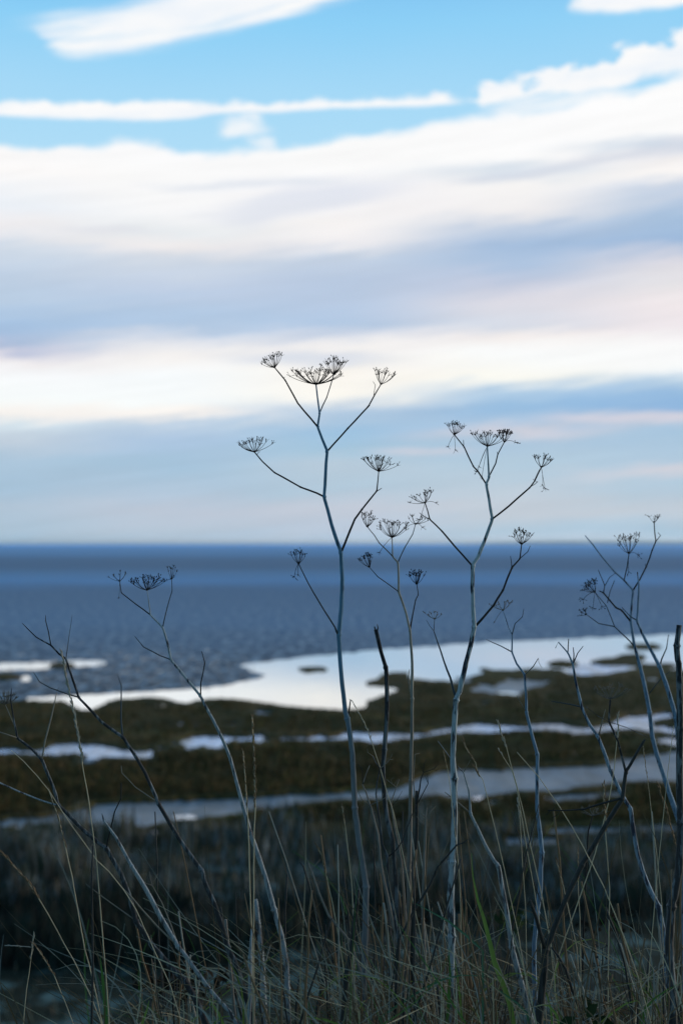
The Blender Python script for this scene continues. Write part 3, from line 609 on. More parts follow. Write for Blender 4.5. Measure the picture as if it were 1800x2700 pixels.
# ---- F
plant('dried_umbellifer', 'dark arching dried umbellifer at the left edge with one pale spiky head', 'dried plant', 1.98,
 [(543,2700,17),(515,2632,17),(487,2586,16,1),(451,2550,15),(404,2496,14),(360,2430,13,1),(341,2360,12),(319,2303,11.5),(281,2238,11,1),(223,2191,9.5),(156,2123,8.5,1),(140,2073,8),(112,2006,7.5,1),(86,1976,6.5),(48,1946,6,1),(38,1903,4.5),(29,1846,3),(31,1815,1.8)],
 M_DARKF,
 [([(111,2003,4),(120,1951,4.4),(137,1887,4),(150,1826,2)], M_TWIGT),
  ([(48,1946,3.6),(20,1937,3.2),(-15,1925,3)], M_TWIGT),
  ([(156,2123,5),(140,2120,4.4),(108,2110,4.4,1),(48,2086,4.2),(0,2064,4),(-25,2054,3.6)], M_SILVER),
  ([(281,2238,4.6),(284,2220,4),(293,2182,3.6),(303,2140,3.4,1),(319,2105,3.2,1),(320,2064,2.6)], M_TWIG),
  ([(45,1926,2.4),(30,1893,2.2),(15,1858,2.2)], M_TWIGT, [U(15,1857,2,32,26,n=26,seeds=.0,len2=10,mat=M_SEEDP)]),
  ([(356,2426,4),(320,2400,3.5),(274,2367,2.8),(226,2330,1.4)], M_TWIGT)])
# ---- G
plant('dried_umbellifer', 'short silvery dried stalk leaning left in the lower left, its tip snapped', 'dried plant', 1.96,
 [(625,2700,10),(604,2665,10),(579,2639,10),(553,2609,10.5),(525,2570,11),(497,2530,11.5),(470,2495,12,1),(424,2418,12),(383,2341,11),(348,2284,9,1),(306,2207,7),(276,2166,5,1),(269,2145,2)],
 M_SILVER,
 [([(470,2493,4.5),(450,2437,3.6),(427,2380,3),(402,2335,2.6,1),(397,2315,1.6),(394,2298,1)], M_TWIGT, [], [[(402,2335,1.8),(415,2305,1.4)], [(402,2335,1.8),(383,2328,1.6),(351,2306,1)]]),
  ([(470,2495,5),(415,2443,4.8),(386,2411,4.6,1),(351,2370,4.2),(325,2344,4)], M_TWIGT)])
# ---- H: broken blackened stalk
plant('broken_stalk', 'blackened broken stalk with split top between the tallest umbellifer and the slender tan one', 'dried stalk', 2.02,
 [(1049,2700,12),(1050,2551,12),(1050,2471,12,1),(1047,2391,11),(1041,2296,11),(1034,2212,12),(1020,2155,12),(1012,2101,11.5),(1009,2021,11.5),(1013,1976,12,1),(1017,1925,11),(1020,1862,11.5),(1018,1782,11),(1016,1760,11,1),(1004,1719,9.5),(995,1680,10),(990,1660,10)],
 M_DARKF,
 [([(990,1664,4.5),(987,1652,3.2)], M_TWIG), ([(994,1664,4.5),(996,1655,3.6),(994,1646,1.8)], M_TWIGB)])
# ---- twiggy small umbellifers in the middle
plant('small_umbellifer', 'small twiggy umbellifer just right of the tallest stem, bare forks over the creek', 'dried plant', 2.0,
 [(1046,2700,9),(1048,2560,9),(1047,2475,9,1),(1036,2440,9),(1020,2360,8),(1007,2302,7),(1002,2264,6.5),(996,2200,6),(979,2133,5.5),(975,2123,5,1),(965,2090,3.6),(956,2069,3.2,1),(965,2040,2.4),(974,2018,1.6)],
 M_TAN,
 [([(975,2123,2.4),(953,2107,1.8),(943,2085,1.2)], M_TWIGT), ([(975,2123,2.4),(1000,2112,2),(1019,2101,1.6),(1023,2085,1)], M_TWIGT, [], [[(1005,2110,1.4),(1010,2092,1)]]),
  ([(956,2069,2),(955,2031,1.6),(942,2014,1)], M_TWIG, [], [[(955,2032,1.2),(952,2020,.9)], [(956,2069,1.4),(966,2050,1.1),(969,2062,.8)]])])
plant('small_umbellifer', 'small dark umbellifer hugging the blackened stalk, curled twigs crossing in front of it', 'dried plant', 1.97,
 [(1052,2700,8),(1050,2480,8,1),(1040,2420,8),(1023,2328,8),(1020,2260,7,1),(1007,2225,6),(1004,2196,5.5),(991,2094,4.5),(994,2062,3.6),(1001,2027,3,1),(990,2010,1.8),(982,1992,1.4)],
 M_DARKF,
 [([(1001,2027,2.4),(1020,2011,2),(1027,2003,1.4),(1036,2002,1)], M_TWIGT, [], [[(1020,2011,1.3),(1022,1998,.9)], [(1025,2005,1.2),(1034,1988,.8)]]),
  ([(983,1994,1.6),(969,1984,1.2),(968,1974,.8)], M_TWIGT),
  ([(1020,2262,4),(1045,2240,3.4),(1062,2215,2.8),(1085,2150,2.2),(1098,2120,1.6)], M_TWIG)])
plant('small_umbellifer', 'small umbellifer with a clawed twig cluster just right of the blackened stalk', 'dried plant', 2.06,
 [(1085,2700,6),(1075,2500,6),(1060,2300,5.5),(1052,2240,5),(1036,2158,4),(1030,2117,3.2),(1040,2088,2.4),(1044,2075,2,1),(1052,2055,1.2)],
 M_TAN,
 [([(1044,2075,1.8),(1032,2066,1.6),(1019,2055,1.2)], M_TWIGT, [], [[(1034,2068,1.2),(1030,2056,.9),(1038,2050,.7)], [(1038,2070,1.1),(1046,2058,.8),(1049,2052,.6)]]),
  ([(1032,2125,1.6),(1046,2110,1.2),(1060,2085,.9)], M_TWIG)])
plant('cut_stalk', 'dark upright stalk with cut top just right of the slender tan umbellifer', 'dried stalk', 2.03,
 [(1082,2700,11),(1085,2519,10),(1089,2391,9.5),(1092,2312,9,1),(1097,2216,8.5),(1098,2196,8),(1098,2140,7.5,1),(1098,2085,7)],
 M_DARK,
 [([(1097,2128,5),(1106,2078,4),(1109,2053,3),(1116,2037,2.6,1)], M_TWIG, [], [[(1116,2037,1.8),(1144,2027,1.5),(1157,2012,.9)], [(1116,2037,1.8),(1117,2015,1.4),(1123,2003,.9)], [(1140,2028,1.2),(1150,2032,1),(1158,2022,.8)], [(1116,2038,1.4),(1112,2024,1.1),(1108,2022,.8)], [(1146,2026,1.2),(1148,2018,.8)]]),
  ([(1098,2124,4),(1110,2100,2.6),(1128,2066,2.2,1)], M_TWIG, [], [[(1128,2066,1.8),(1126,2040,1.2)], [(1128,2066,1.6),(1120,2045,1.1)]]),
  ([(1094,2110,3.4),(1089,2053,3),(1092,2010,2.4),(1093,1989,1.8),(1106,1986,1)], M_TWIGT)])
plant('small_umbellifer', 'small tan umbellifer with a forked top between the cut stalk and thick mottled stem', 'dried plant', 2.0,
 [(1122,2700,9),(1119,2519,8.5),(1114,2423,8,1),(1116,2312,7.5),(1119,2232,7),(1122,2174,5),(1122,2155,3.4,1),(1125,2129,1.6)],
 M_TAN,
 [([(1122,2155,2.6),(1112,2148,2.2),(1103,2135,1.2)], M_TWIGT, [], [[(1112,2148,1.4),(1112,2136,.9)]]), ([(1122,2155,2.6),(1138,2136,2),(1148,2126,1)], M_TWIGT, [], [[(1138,2136,1.3),(1135,2126,.9)]]),
  ([(1121,2176,2.6),(1108,2166,2),(1098,2152,1.1)], M_TWIGT)])
plant('dead_twig', 'dark dead twig slanting up right across the thick mottled stem, a short pale end twig', 'dead twig', 1.93,
 [(1040,2700,8),(1045,2560,8),(1052,2474,7.5,1),(1065,2452,7),(1087,2407,6.5),(1103,2382,6.5,1),(1132,2334,6.2),(1154,2286,6,1),(1180,2255,5),(1203,2229,4,1),(1222,2222,3),(1235,2212,2)],
 M_DARK, [([(1154,2286,3),(1172,2240,2.4),(1192,2190,1.4)], M_TWIGT)])
# ---- I
plant('dried_umbellifer', 'grey-blue headless stalk leaning left, its foot right of the thick mottled stem', 'dried plant', 2.02,
 [(1399,2688,15),(1383,2627,15),(1364,2560,14),(1348,2497,13.5,1),(1335,2407,12.5),(1319,2318,11.5),(1312,2285,11,1),(1300,2267,9),(1278,2228,8.5),(1256,2180,8),(1240,2145,7,1),(1235,2085,5,),(1221,2037,3.4,1),(1199,2015,2.4),(1154,1954,1.2)],
 M_SILVER,
 [([(1240,2145,4.5),(1208,2117,3.4),(1184,2098,2.6),(1172,2088,1.6)], M_TWIGT, [], [[(1184,2100,1.4),(1170,2102,.9)]]),
  ([(1221,2037,2),(1229,2022,1.4),(1240,2003,.9)], M_TWIGT)])
# ---- J
plant('dried_umbellifer', 'pale blue-grey umbellifer right of centre with one wispy faint head over the sea', 'dried plant', 2.12,
 [(1410,2700,13),(1410,2646,12),(1407,2560,12),(1407,2487,12),(1415,2407,12,1),(1423,2343,12),(1427,2248,11.5,1),(1423,2200,11),(1415,2133,10),(1415,2053,9.5),(1415,1989,9,1),(1396,1916,8),(1387,1878,7.5,1),(1386,1830,6.5),(1382,1780,6,1),(1361,1750,5),(1349,1719,4.4,1),(1349,1674,3.4,1),(1340,1655,2),(1325,1609,1.8)],
 M_BLUE2,
 [([(1349,1674,2.8),(1357,1645,2.4,1),(1376,1626,2,1),(1380,1605,1.2)], M_TWIGB),
  ([(1349,1719,3.4),(1319,1703,2.8),(1300,1695,2.2),(1281,1686,1.4)], M_TWIGB),
  ([(1382,1780,3.4),(1405,1757,2.8),(1418,1736,2),(1420,1748,1.2),(1428,1762,.9)], M_TWIGT),
  ([(1387,1878,2.8),(1373,1855,2.2),(1361,1833,1.2)], M_TWIGT)],
 [U(1325,1609,-8,30,20,n=10,seeds=.3,rayw=1.0,len2=6,mat=M_SEEDP,hang=[(1303,1640)])])
# ---- K
plant('dried_umbellifer', 'blue mottled stalk crowned by short bare forks against the bright pool', 'dried plant', 2.1,
 [(1765,2700,14),(1760,2615,13),(1753,2519,13),(1746,2449,13),(1734,2391,13,1),(1715,2353,12.5),(1692,2296,12),(1679,2251,11.5),(1670,2196,11),(1660,2133,10.5,1),(1632,2085,10),(1608,2031,9.5,1),(1590,1980,9),(1574,1941,8.5,1),(1552,1909,8),(1534,1868,7.5,1),(1517,1798,6.5),(1509,1750,6),(1496,1722,4.2,1),(1471,1693,3),(1463,1709,1.8)],
 M_MOTTLE2,
 [([(1496,1722,3),(1497,1700,2.8),(1498,1685,2.2)], M_TWIG), ([(1511,1750,4),(1512,1725,3),(1510,1707,2)], M_TWIGB), ([(1511,1748,3.4),(1522,1722,2.6),(1536,1704,1.8)], M_TWIGB),
  ([(1534,1868,4.4),(1528,1863,4),(1501,1857,3.2),(1453,1849,2.2)], M_TWIGB), ([(1577,1941,3.6),(1587,1900,3,1),(1595,1871,1.8)], M_TWIGT)])
# ---- L: dark thick Y
plant('dark_stalk', 'thick dark forked stalk slanting right across the lower right, a grey tangled head above it', 'dried stalk', 1.92,
 [(1418,2700,20),(1431,2583,19),(1437,2503,17,1),(1459,2449,14),(1491,2369,13),(1533,2280,12.5,1),(1552,2250,12),(1593,2180,12),(1638,2107,11,1),(1649,2037,9,1),(1672,1995,7.5),(1695,1956,6.5),(1699,1950,5)],
 M_DARK,
 [([(1436,2505,11),(1412,2417,10),(1396,2374,7)], M_DARK),
  ([(1638,2105,6),(1577,2121,5,),(1536,2134,5,1),(1491,2137,4),(1443,2137,2.2)], M_TWIG, [], [[(1449,2138,1.8),(1438,2150,1.4)], [(1475,2137,2),(1470,2148,1.6),(1453,2157,1.2),(1456,2166,.9)], [(1456,2137,1.8),(1462,2128,1.2)]]),
  ([(1649,2037,7),(1628,1954,5.5),(1605,1903,5,1),(1606,1870,5),(1608,1846,5)], M_DARKF, [U(1608,1843,-4,44,30,n=22,seeds=.4,len2=8,mat=M_SEEDP,skip=.1)], [[(1605,1903,2,),(1575,1888,1.6),(1542,1862,1.2)], [(1605,1903,2),(1650,1918,1.6),(1708,1945,1.2)]])])
# ---- M: thick stalk at the right edge
plant('dark_stalk', 'thick jointed stalk with a cleanly cut top standing at the right edge of the photo', 'dried stalk', 1.94,
 [(1772,2700,24),(1769,2599,23,1),(1762,2487,22),(1769,2391,21,1),(1788,2296,20),(1793,2200,18),(1793,2171,18,1),(1789,2069,17),(1791,1922,17,1),(1788,1750,15),(1785,1740,15),(1783,1703,15,1),(1789,1648,13)],
 M_DARKF, [([(1775,2600,8),(1787,2610,6),(1790,2600,3)], M_DARK)])
# ---- N, O: out-of-focus pair behind
plant('dried_umbellifer', 'blurred dried umbellifer at the far right behind the others, many-armed with clotted seed heads', 'dried plant', 2.42,
 [(1830,2300,13),(1800,2200,13),(1772,2117,12.5),(1753,2059,12,1),(1730,1989,11.5),(1718,1941,11),(1711,1878,10.5,1),(1699,1814,10),(1686,1757,9,1),(1670,1696,7.5),(1662,1639,6.5,1),(1663,1607,6),(1667,1558,5.5,1),(1644,1530,4.4,1),(1619,1508,4.2),(1587,1470,3.6),(1561,1435,3),(1541,1412,2.2)],
 M_BLUE2,
 [([(1644,1530,3),(1652,1495,2.8),(1657,1459,2.4)], M_TWIG, [U(1657,1459,-10,40,44,n=13,seeds=1,hang=[(1680,1463),(1656,1508)])]),
  ([(1667,1558,4.5),(1686,1527,4),(1702,1495,3.8,1),(1727,1428,3.4,1),(1723,1377,2.6)], M_TWIG, [U(1723,1377,0,26,14,n=4,seeds=.3)], [[(1702,1495,2),(1700,1487,1.6)], [(1727,1428,2.6),(1740,1412,2.2),(1733,1404,1.8)]]),
  ([(1662,1639,5.5),(1638,1610,5,1),(1622,1601,4.8,1),(1590,1564,4,1),(1578,1558,2)], M_TWIG, [U(1567,1561,-40,24,26,n=12,seeds=1,hang=[(1537,1580),(1562,1603),(1585,1598)])], [[(1590,1564,2.8),(1593,1543,2.6),(1576,1503,1.8)], [(1593,1545,2),(1606,1522,1.6),(1620,1512,1.1)], [(1600,1590,2.2),(1607,1560,2),(1619,1530,1.6)]]),
  ([(1672,1706,4),(1660,1691,3.6),(1619,1652,3.2),(1577,1644,2.6),(1542,1618,1.6)], M_TWIGB, [U(1544,1620,-45,10,10,n=5)], [[(1619,1652,2.4),(1597,1597,2.2),(1567,1561,2)]]),
  ([(1711,1828,3),(1740,1790,2.4),(1765,1770,1.6)], M_TWIGB)])
plant('dried_umbellifer', 'blurred headless umbellifer stalk leaning left in front of the bright pool near the right edge', 'dried plant', 2.32,
 [(1800,2250,13),(1795,2060,13),(1785,1930,12),(1780,1893,12,1),(1772,1862,11.5),(1753,1800,11),(1737,1757,10,1),(1715,1715,8),(1692,1671,7),(1678,1636,5.5,1),(1683,1543,4.4),(1679,1508,2.6)],
 M_BLUE2,
 [([(1678,1636,3.4),(1660,1625,2.6),(1638,1601,1.6)], M_TWIGB), ([(1738,1757,4.5),(1743,1738,4),(1756,1709,3),(1761,1674,1.8)], M_TWIGB), ([(1745,1780,3),(1730,1750,2.4),(1718,1715,1.4)], M_TWIGB)])
# small head behind, over marsh
plant('small_umbellifer', 'faint small umbellifer behind the forked dark stalk, pale spread head below the creek line', 'dried plant', 2.2,
 [(1538,2420,5),(1546,2250,4.5),(1550,2190,4),(1562,2150,3)], M_TWIG, [], [U(1562,2150,0,36,14,n=14,seeds=.1,mat=M_SEEDP)])
plant('broken_stalk', 'short thick black broken stalk rising beside the foot of the tallest umbellifer', 'dried stalk', 1.93,
 [(903,2700,16),(908,2646,14),(913,2570,13,1),(918,2551,13),(928,2487,12),(937,2407,12),(940,2382,11,1),(944,2345,11)], M_DARK,
 [([(941,2348,3),(950,2343,1.5)], M_TWIGT), ([(940,2385,3),(948,2384,1.5)], M_TWIGT)])
plant('broken_stalk', 'blurred dark broken stalk behind, left of the short thick black one at the bottom', 'dried stalk', 2.5,
 [(833,2700,12),(838,2660,13),(854,2583,13),(872,2545,13),(892,2509,9)], M_DARK)
plant('broken_stalk', 'thin tan stub standing beside the leaning dark blue stem with a square cut end', 'dried stalk', 2.05,
 [(620,2700,8),(612,2600,8),(602,2490,7.5),(597,2450,7.5),(595,2425,7.5)], M_TAN)
plant('broken_stalk', 'pale silvery jointed stub left of the paired upright grass heads', 'dried stalk', 1.99,
 [(655,2700,10),(659,2632,9.5),(659,2525,9.5,1),(661,2490,6),(664,2450,5)], M_SILVER)
plant('broken_stalk', 'blurred pale grey stalk behind the paired upright grass heads', 'dried stalk', 2.6,
 [(697,2700,15),(694,2604,15),(688,2504,13),(678,2402,11),(674,2372,9)], M_SILVER)
plant('small_umbellifer', 'small bare umbellifer with a tiny fork top left of the tallest stem, low down', 'dried plant', 1.98,
 [(950,2560,6),(921,2481,6),(880,2430,6),(866,2414,6),(842,2358,5.5,1),(826,2310,4.5),(821,2296,3,1),(808,2262,1.2)], M_TAN,
 [([(821,2295,2),(832,2280,1.6),(844,2266,1)], M_TWIGT)])
plant('dead_twig', 'slender leaning twig with bud nubs left of the small forked umbellifer', 'dead twig', 2.02,
 [(862,2620,4),(850,2460,4),(830,2390,4.2),(812,2325,4.5),(800,2285,4),(790,2272,3.5)], M_DARK)
plant('dead_twig', 'dark bent twig arching over the frosty turf between the dark forked stalk and grass', 'dead twig', 2.0,
 [(1540,2700,8),(1527,2660,8),(1508,2612,7,1),(1490,2555,7),(1470,2520,6,1),(1452,2498,4)], M_DARK)
plant('dead_twig', 'straight dark twig with a snapped top in the lower right grass', 'dead twig', 1.97,
 [(1670,2700,6),(1660,2630,6),(1645,2540,6),(1625,2470,6),(1605,2420,5.5),(1596,2393,5)], M_DARK)
plant('dead_twig', 'thin black twig rising beside the pale blue-grey umbellifer into a bare tip', 'dead twig', 2.0,
 [(1352,2440,3),(1370,2340,3),(1385,2255,3.2),(1402,2190,3),(1420,2120,2)], M_DARK)

# weed with whorls
def weed():
    d = 2.05; st = [(1580,2760,5),(1583,2700,4.5),(1584,2600,4),(1586,2550,3.6),(1588,2497,2.4)]
    bp_ = P(1580, 2760, d); bp_.z = zbase(bp_)
    root = bpy.data.objects.new('dried_weed', None); col.objects.link(root); root.location = bp_
    tag(root, 'dark dried weed with whorls of tiny seed cups standing over frosty turf, lower right', 'weed')
    q = MB(); Q, RR = chain(root_to_ground(st, d), d); q.tube(Q, RR, 6); q.build('stem', M_DARK, root, bp_)
    for yy_, L_ in ((2502,12),(2517,20),(2533,12),(2547,18),(2568,14),(2640,40)):
        for s_ in (-1, 1):
            e = (1585+s_*L_, yy_-6*random.random()-3); q = MB(); Q, RR = chain([(1585,yy_,2),e+(1.4,)], d, d+random.uniform(-.03, .03)); q.tube(Q, RR, 4)
            for k in range(5): q.spindle(Q[-1]+Vector((random.uniform(-2, 2), random.uniform(-2, 2), random.uniform(-1, 2)))*d/F, Vector((random.uniform(-1, 1), random.uniform(-1, 1), random.uniform(0, 1))), 6*d/F, 2*d/F)
            q.build('twig', M_DARK, root, bp_)
weed()

# ------------------------------------------------------------------ grass stalks with seed heads
def grass(label, d, pts, hfrac, width=2.6, head=9, mat_=None, hm=None, dens=1.0, curve=None, extra=()):
    """pts tip -> root; the first hfrac points carry the seed head"""
    st = [(p[0], p[1], width*(0.6+0.5*i/len(pts))) for i, p in enumerate(pts)][::-1]
    st = root_to_ground(st, d); bp_ = P(st[0][0], st[0][1], d)
    root = bpy.data.objects.new('grass_stalk', None); col.objects.link(root); root.location = bp_
    tag(root, label, 'grass stalk', 'dry grass stalks standing along the bank')
    q = MB(); Q, RR = chain(st, d, jit=0.25); q.tube(Q, RR, 5); q.build('stem', mat_ or M_STRAW, root, bp_)
    for hp in [pts[:hfrac]] + list(extra):
        q = MB(); k = d/F
        for i in range(len(hp)-1):
            a_ = P(*hp[i][:2], d); b_ = P(*hp[i+1][:2], d); tdir = (a_-b_).normalized(); L_ = (a_-b_).length/k
            n_ = max(2, int(L_/6.0*dens))*2
            q.tube([b_, a_], [0.8*k, 0.7*k], 4)
            for j in range(n_):
                p_ = b_.lerp(a_, (j+random.random()*0.6)/n_)
                off = Vector((random.uniform(-1, 1), random.uniform(-1, 1), 0)).normalized()
                off = (off - tdir*off.dot(tdir)).normalized()
                dv = (tdir + off*random.uniform(0.12, 0.42))
                q.spindle(p_+off*0.7*k, dv, random.uniform(11, 19)*k*head/9, 1.7*k*head/9*random.uniform(.7, 1.2))
        if len(hp) > 1: q.build('seed_head', hm or M_STRAWD, root, bp_)
    return root
grass('tall grass stalk with a long twisted seed head crossing the leaning stalk at far left', 1.97, [(164,1720),(172,1766),(183,1823),(198,1887),(206,1935),(215,1983),(218,2018),(233,2100),(246,2198),(255,2271),(263,2367),(270,2453),(277,2542),(283,2619),(288,2700)], 7, 3.2, 9, hm=M_STRAWG)
grass('grass stalk with a sparse wavy head hanging below the left fork of the arching umbellifer', 1.98, [(129,2081),(143,2124),(156,2156),(163,2191),(175,2242),(191,2312),(204,2389),(223,2500),(235,2542),(250,2606),(270,2700)], 5, 3.2, 7, dens=.7)
grass('grass stalk with a plaited brown head entering from the left edge of the photo', 1.97, [(-10,2228),(0,2242),(38,2284),(73,2322),(105,2373),(128,2411),(175,2498),(195,2532),(217,2578),(242,2632),(268,2700)], 5, 2.6, 10)
grass('bent grass stalk in the lower left corner with a drooping brown head', 1.95, [(88,2487),(107,2512),(128,2545),(145,2575),(153,2596),(173,2644),(194,2700)], 4, 2.6, 8)
grass('grass stalk in the lower left corner with a sideways green-grey head like a flag', 1.96, [(91,2461),(86,2495),(82,2530),(77,2570),(71,2606),(66,2655),(62,2700)], 3, 2.4, 6, hm=M_STRAWG, extra=[[(17,2493),(50,2494),(86,2498)]])
grass('taller of two upright grass heads side by side left of centre', 2.0, [(665,1890),(668,1948),(671,2012),(672,2079),(673,2136),(670,2187),(669,2300),(669,2427),(669,2555),(670,2700)], 5, 3.6, 8, hm=M_STRAWD)
grass('shorter of two upright grass heads side by side left of centre', 2.01, [(641,1981),(646,2043),(650,2104),(652,2136),(655,2203),(661,2400),(664,2453),(668,2700)], 4, 3.6, 6)
grass('grass stalk with a short rusty head between the leaning and tallest umbellifers', 1.98, [(832,2224),(840,2240),(848,2257),(855,2285),(861,2312),(876,2379),(889,2449),(905,2551),(915,2700)], 5, 2.6, 8)
grass('narrow grass head standing close along the left of the tallest stem', 2.0, [(902,2126),(906,2155),(910,2180),(918,2250),(928,2343),(931,2423),(926,2700)], 3, 3.0, 7)
grass('nodding green-grey grass head between tallest stem and blackened stalk', 1.98, [(927,1846),(940,1868),(959,1903),(975,1941),(982,1964),(1001,2021),(1023,2101),(1036,2139),(1061,2250),(1080,2340),(1106,2455),(1140,2620),(1150,2700)], 5, 2.6, 6, hm=M_STRAWG, dens=.6)
grass('grass stalk with a fluffy dark clot beneath its speckled tip', 1.97, [(1219,1948),(1230,1976),(1253,2011),(1258,2036),(1272,2056),(1285,2107),(1305,2187),(1330,2299),(1341,2353),(1364,2455),(1380,2551),(1402,2700)], 3, 2.4, 7, hm=M_STRAWD, extra=[[(1250,2022),(1257,2034),(1262,2048)],[(1252,2020),(1259,2036),(1264,2048)]])
grass('taller pale grass head between the thick mottled stem and blue-grey one', 2.02, [(1310,1901),(1319,1929),(1335,1973),(1348,2024),(1361,2069),(1377,2133),(1402,2250),(1425,2350),(1450,2480),(1470,2700)], 3, 2.8, 7, hm=M_STRAWG)
grass('shorter pale grass head beside the taller one, over the marsh', 2.02, [(1313,1975),(1326,1996),(1348,2030),(1361,2075),(1372,2140),(1390,2250),(1420,2420),(1440,2700)], 2, 2.4, 6, hm=M_STRAWG)
grass('small upright grass head in front of the grey creek, left of the pale blue umbellifer', 2.05, [(1364,2104),(1366,2132),(1370,2161),(1375,2250),(1385,2400),(1390,2700)], 3, 2.2, 7, hm=M_STRAWG)
grass('tall straight grass head over the blue creek behind the grey tangled umbel', 2.05, [(1628,1881),(1628,1905),(1628,1929),(1625,1954),(1619,2021),(1603,2117),(1587,2180),(1568,2250),(1530,2359),(1472,2519),(1431,2678)], 4, 3.0, 7, hm=M_STRAWG)
grass('grass stalk with a fat brown seed head below a horizontal dark twig', 2.0, [(1590,2066),(1592,2088),(1591,2110),(1596,2150),(1595,2197),(1600,2264),(1606,2343),(1603,2519),(1601,2700)], 5, 2.8, 9, dens=.7)
grass('hair-thin knotted grass stalk rising to the tip of the dark fork', 2.02, [(1694,1967),(1703,2037),(1711,2094),(1715,2133),(1730,2250),(1745,2400),(1750,2700)], 4, 2.2, 5, dens=.4)
grass('brown grass head leaning left close to the thick stalk at the right edge', 2.0, [(1732,2066),(1746,2107),(1759,2149),(1772,2197),(1782,2235),(1790,2330),(1795,2480),(1797,2700)], 5, 2.6, 8, mat_=M_STRAWD)
grass('headless wiry grass stalk leaning right across the creek beside the thick right edge stalk', 1.98, [(1775,1913),(1759,2037),(1746,2165),(1734,2280),(1724,2391),(1708,2583),(1704,2700)], 1, 2.6)
grass('long thin straw slanting down right across the dark forked stalk', 1.9, [(1362,1983),(1418,2047),(1466,2115),(1507,2180),(1539,2238),(1593,2343),(1644,2471),(1683,2583),(1715,2700)], 1, 3.2)
grass('very slim grass head touching the left side of the thick mottled stem', 1.98, [(1168,1980),(1173,2003),(1179,2027),(1184,2062),(1200,2200),(1212,2330),(1220,2700)], 3, 2.0, 5, dens=.6)
grass('blurred grass head alone above the frosty turf, left of the dark forked stalk', 2.12, [(1464,2265),(1474,2299),(1485,2340),(1498,2398),(1520,2500),(1532,2700)], 3, 2.6, 7)
grass('slim upright grass head just right of the dark forked stalk near the frosty turf', 2.1, [(1522,2241),(1523,2285),(1523,2328),(1528,2423),(1530,2560),(1530,2700)], 3, 2.6, 6)
grass('long straw slanting from the far left down beside the silvery snapped stalk', 1.93, [(30,1978),(64,2008),(99,2046),(128,2082),(163,2137),(191,2179),(223,2223),(255,2268),(287,2297),(325,2344),(360,2400),(400,2490),(450,2600),(480,2700)], 1, 2.6)

# ------------------------------------------------------------------ green blades
def blade(label, d, pts, wid, m_):
    Q, RR = chain([(p[0], p[1], 1) for p in pts], d); n = len(Q)
    bp_ = Q[-1].copy()
    # foot to the ground
    zb = zbase(bp_); ft = Vector((bp_.x, bp_.y, zb-0.01)); Q.append(ft)
    ws = [max(0.12, math.sin(math.pi*min(1, (i+0.2)/(n*0.8))*0.5))*wid*d/F for i in range(n)] + [wid*0.6*d/F]
    q = MB(); q.ribbon(Q, ws); o = q.build('grass_shoot', m_, None, ft); tag(o, label, 'grass', 'fresh green grass leaves among the straw'); return o
blade('broad bright yellow-green blade arching down right of the thick mottled stem', 1.94, [(1242,2250),(1246,2312),(1259,2375),(1275,2423),(1291,2487),(1302,2535),(1319,2580),(1341,2640),(1352,2700)], 14, M_GREENY)
blade('green blade at the bottom left beside the straw sheath', 1.94, [(265,2524),(270,2568),(276,2619),(279,2660),(280,2710)], 11, M_GREEN)
blade('short green blade splayed left of the bottom left green blade', 1.95, [(252,2555),(262,2590),(270,2615),(278,2650)], 6, M_GREENB)
blade('small lime blade leaning right at the bottom left edge', 1.93, [(394,2637),(388,2662),(375,2700),(370,2712)], 8, M_GREENY)
blade('small lime blade leaning left at the foot of the dark arching stem', 1.93, [(552,2630),(562,2650),(576,2672),(591,2705)], 8, M_GREENY)
blade('long thin blue-green blade crossing the slender tan stem toward lower right', 1.91, [(1075,2372),(1119,2395),(1183,2430),(1230,2468),(1272,2506)], 6, M_GREENB)
blade('arched green blade curving over the bottom centre to the right', 1.9, [(1300,2578),(1250,2572),(1215,2571),(1167,2583),(1119,2605),(1077,2632),(1050,2650),(1005,2680)], 7, M_GREENB)
blade('yellowish bent blade in the bottom right corner area', 1.92, [(1692,2655),(1679,2638),(1650,2646),(1619,2666),(1577,2700)], 6, M_GREENY)
blade('thin green blade reaching to the right frame edge near the bottom', 1.9, [(1805,2592),(1780,2598),(1756,2611),(1725,2632),(1699,2659),(1690,2705)], 7, M_GREEN)
blade('pale green blade slanting down left of the dark forked stalk foot', 1.92, [(1296,2598),(1330,2622),(1364,2646),(1388,2672),(1395,2705)], 7, M_GREENB)
blade('lime curl of grass hooking over beside the dark forked stalk foot', 1.9, [(1405,2655),(1430,2649),(1446,2652),(1466,2675),(1474,2705)], 7, M_GREENY)
blade('low yellow-green blade lying flat at the bottom edge left of centre', 1.92, [(798,2678),(830,2684),(860,2690),(895,2702)], 8, M_GREENY)
blade('upright dark green blade at the foot of the thick mottled stem', 1.94, [(1183,2500),(1186,2570),(1182,2640),(1178,2705)], 9, M_GREEN)
blade('upright lime blade just right of the foot of the thick mottled stem', 1.95, [(1195,2510),(1205,2570),(1213,2640),(1218,2705)], 6, M_GREENY)

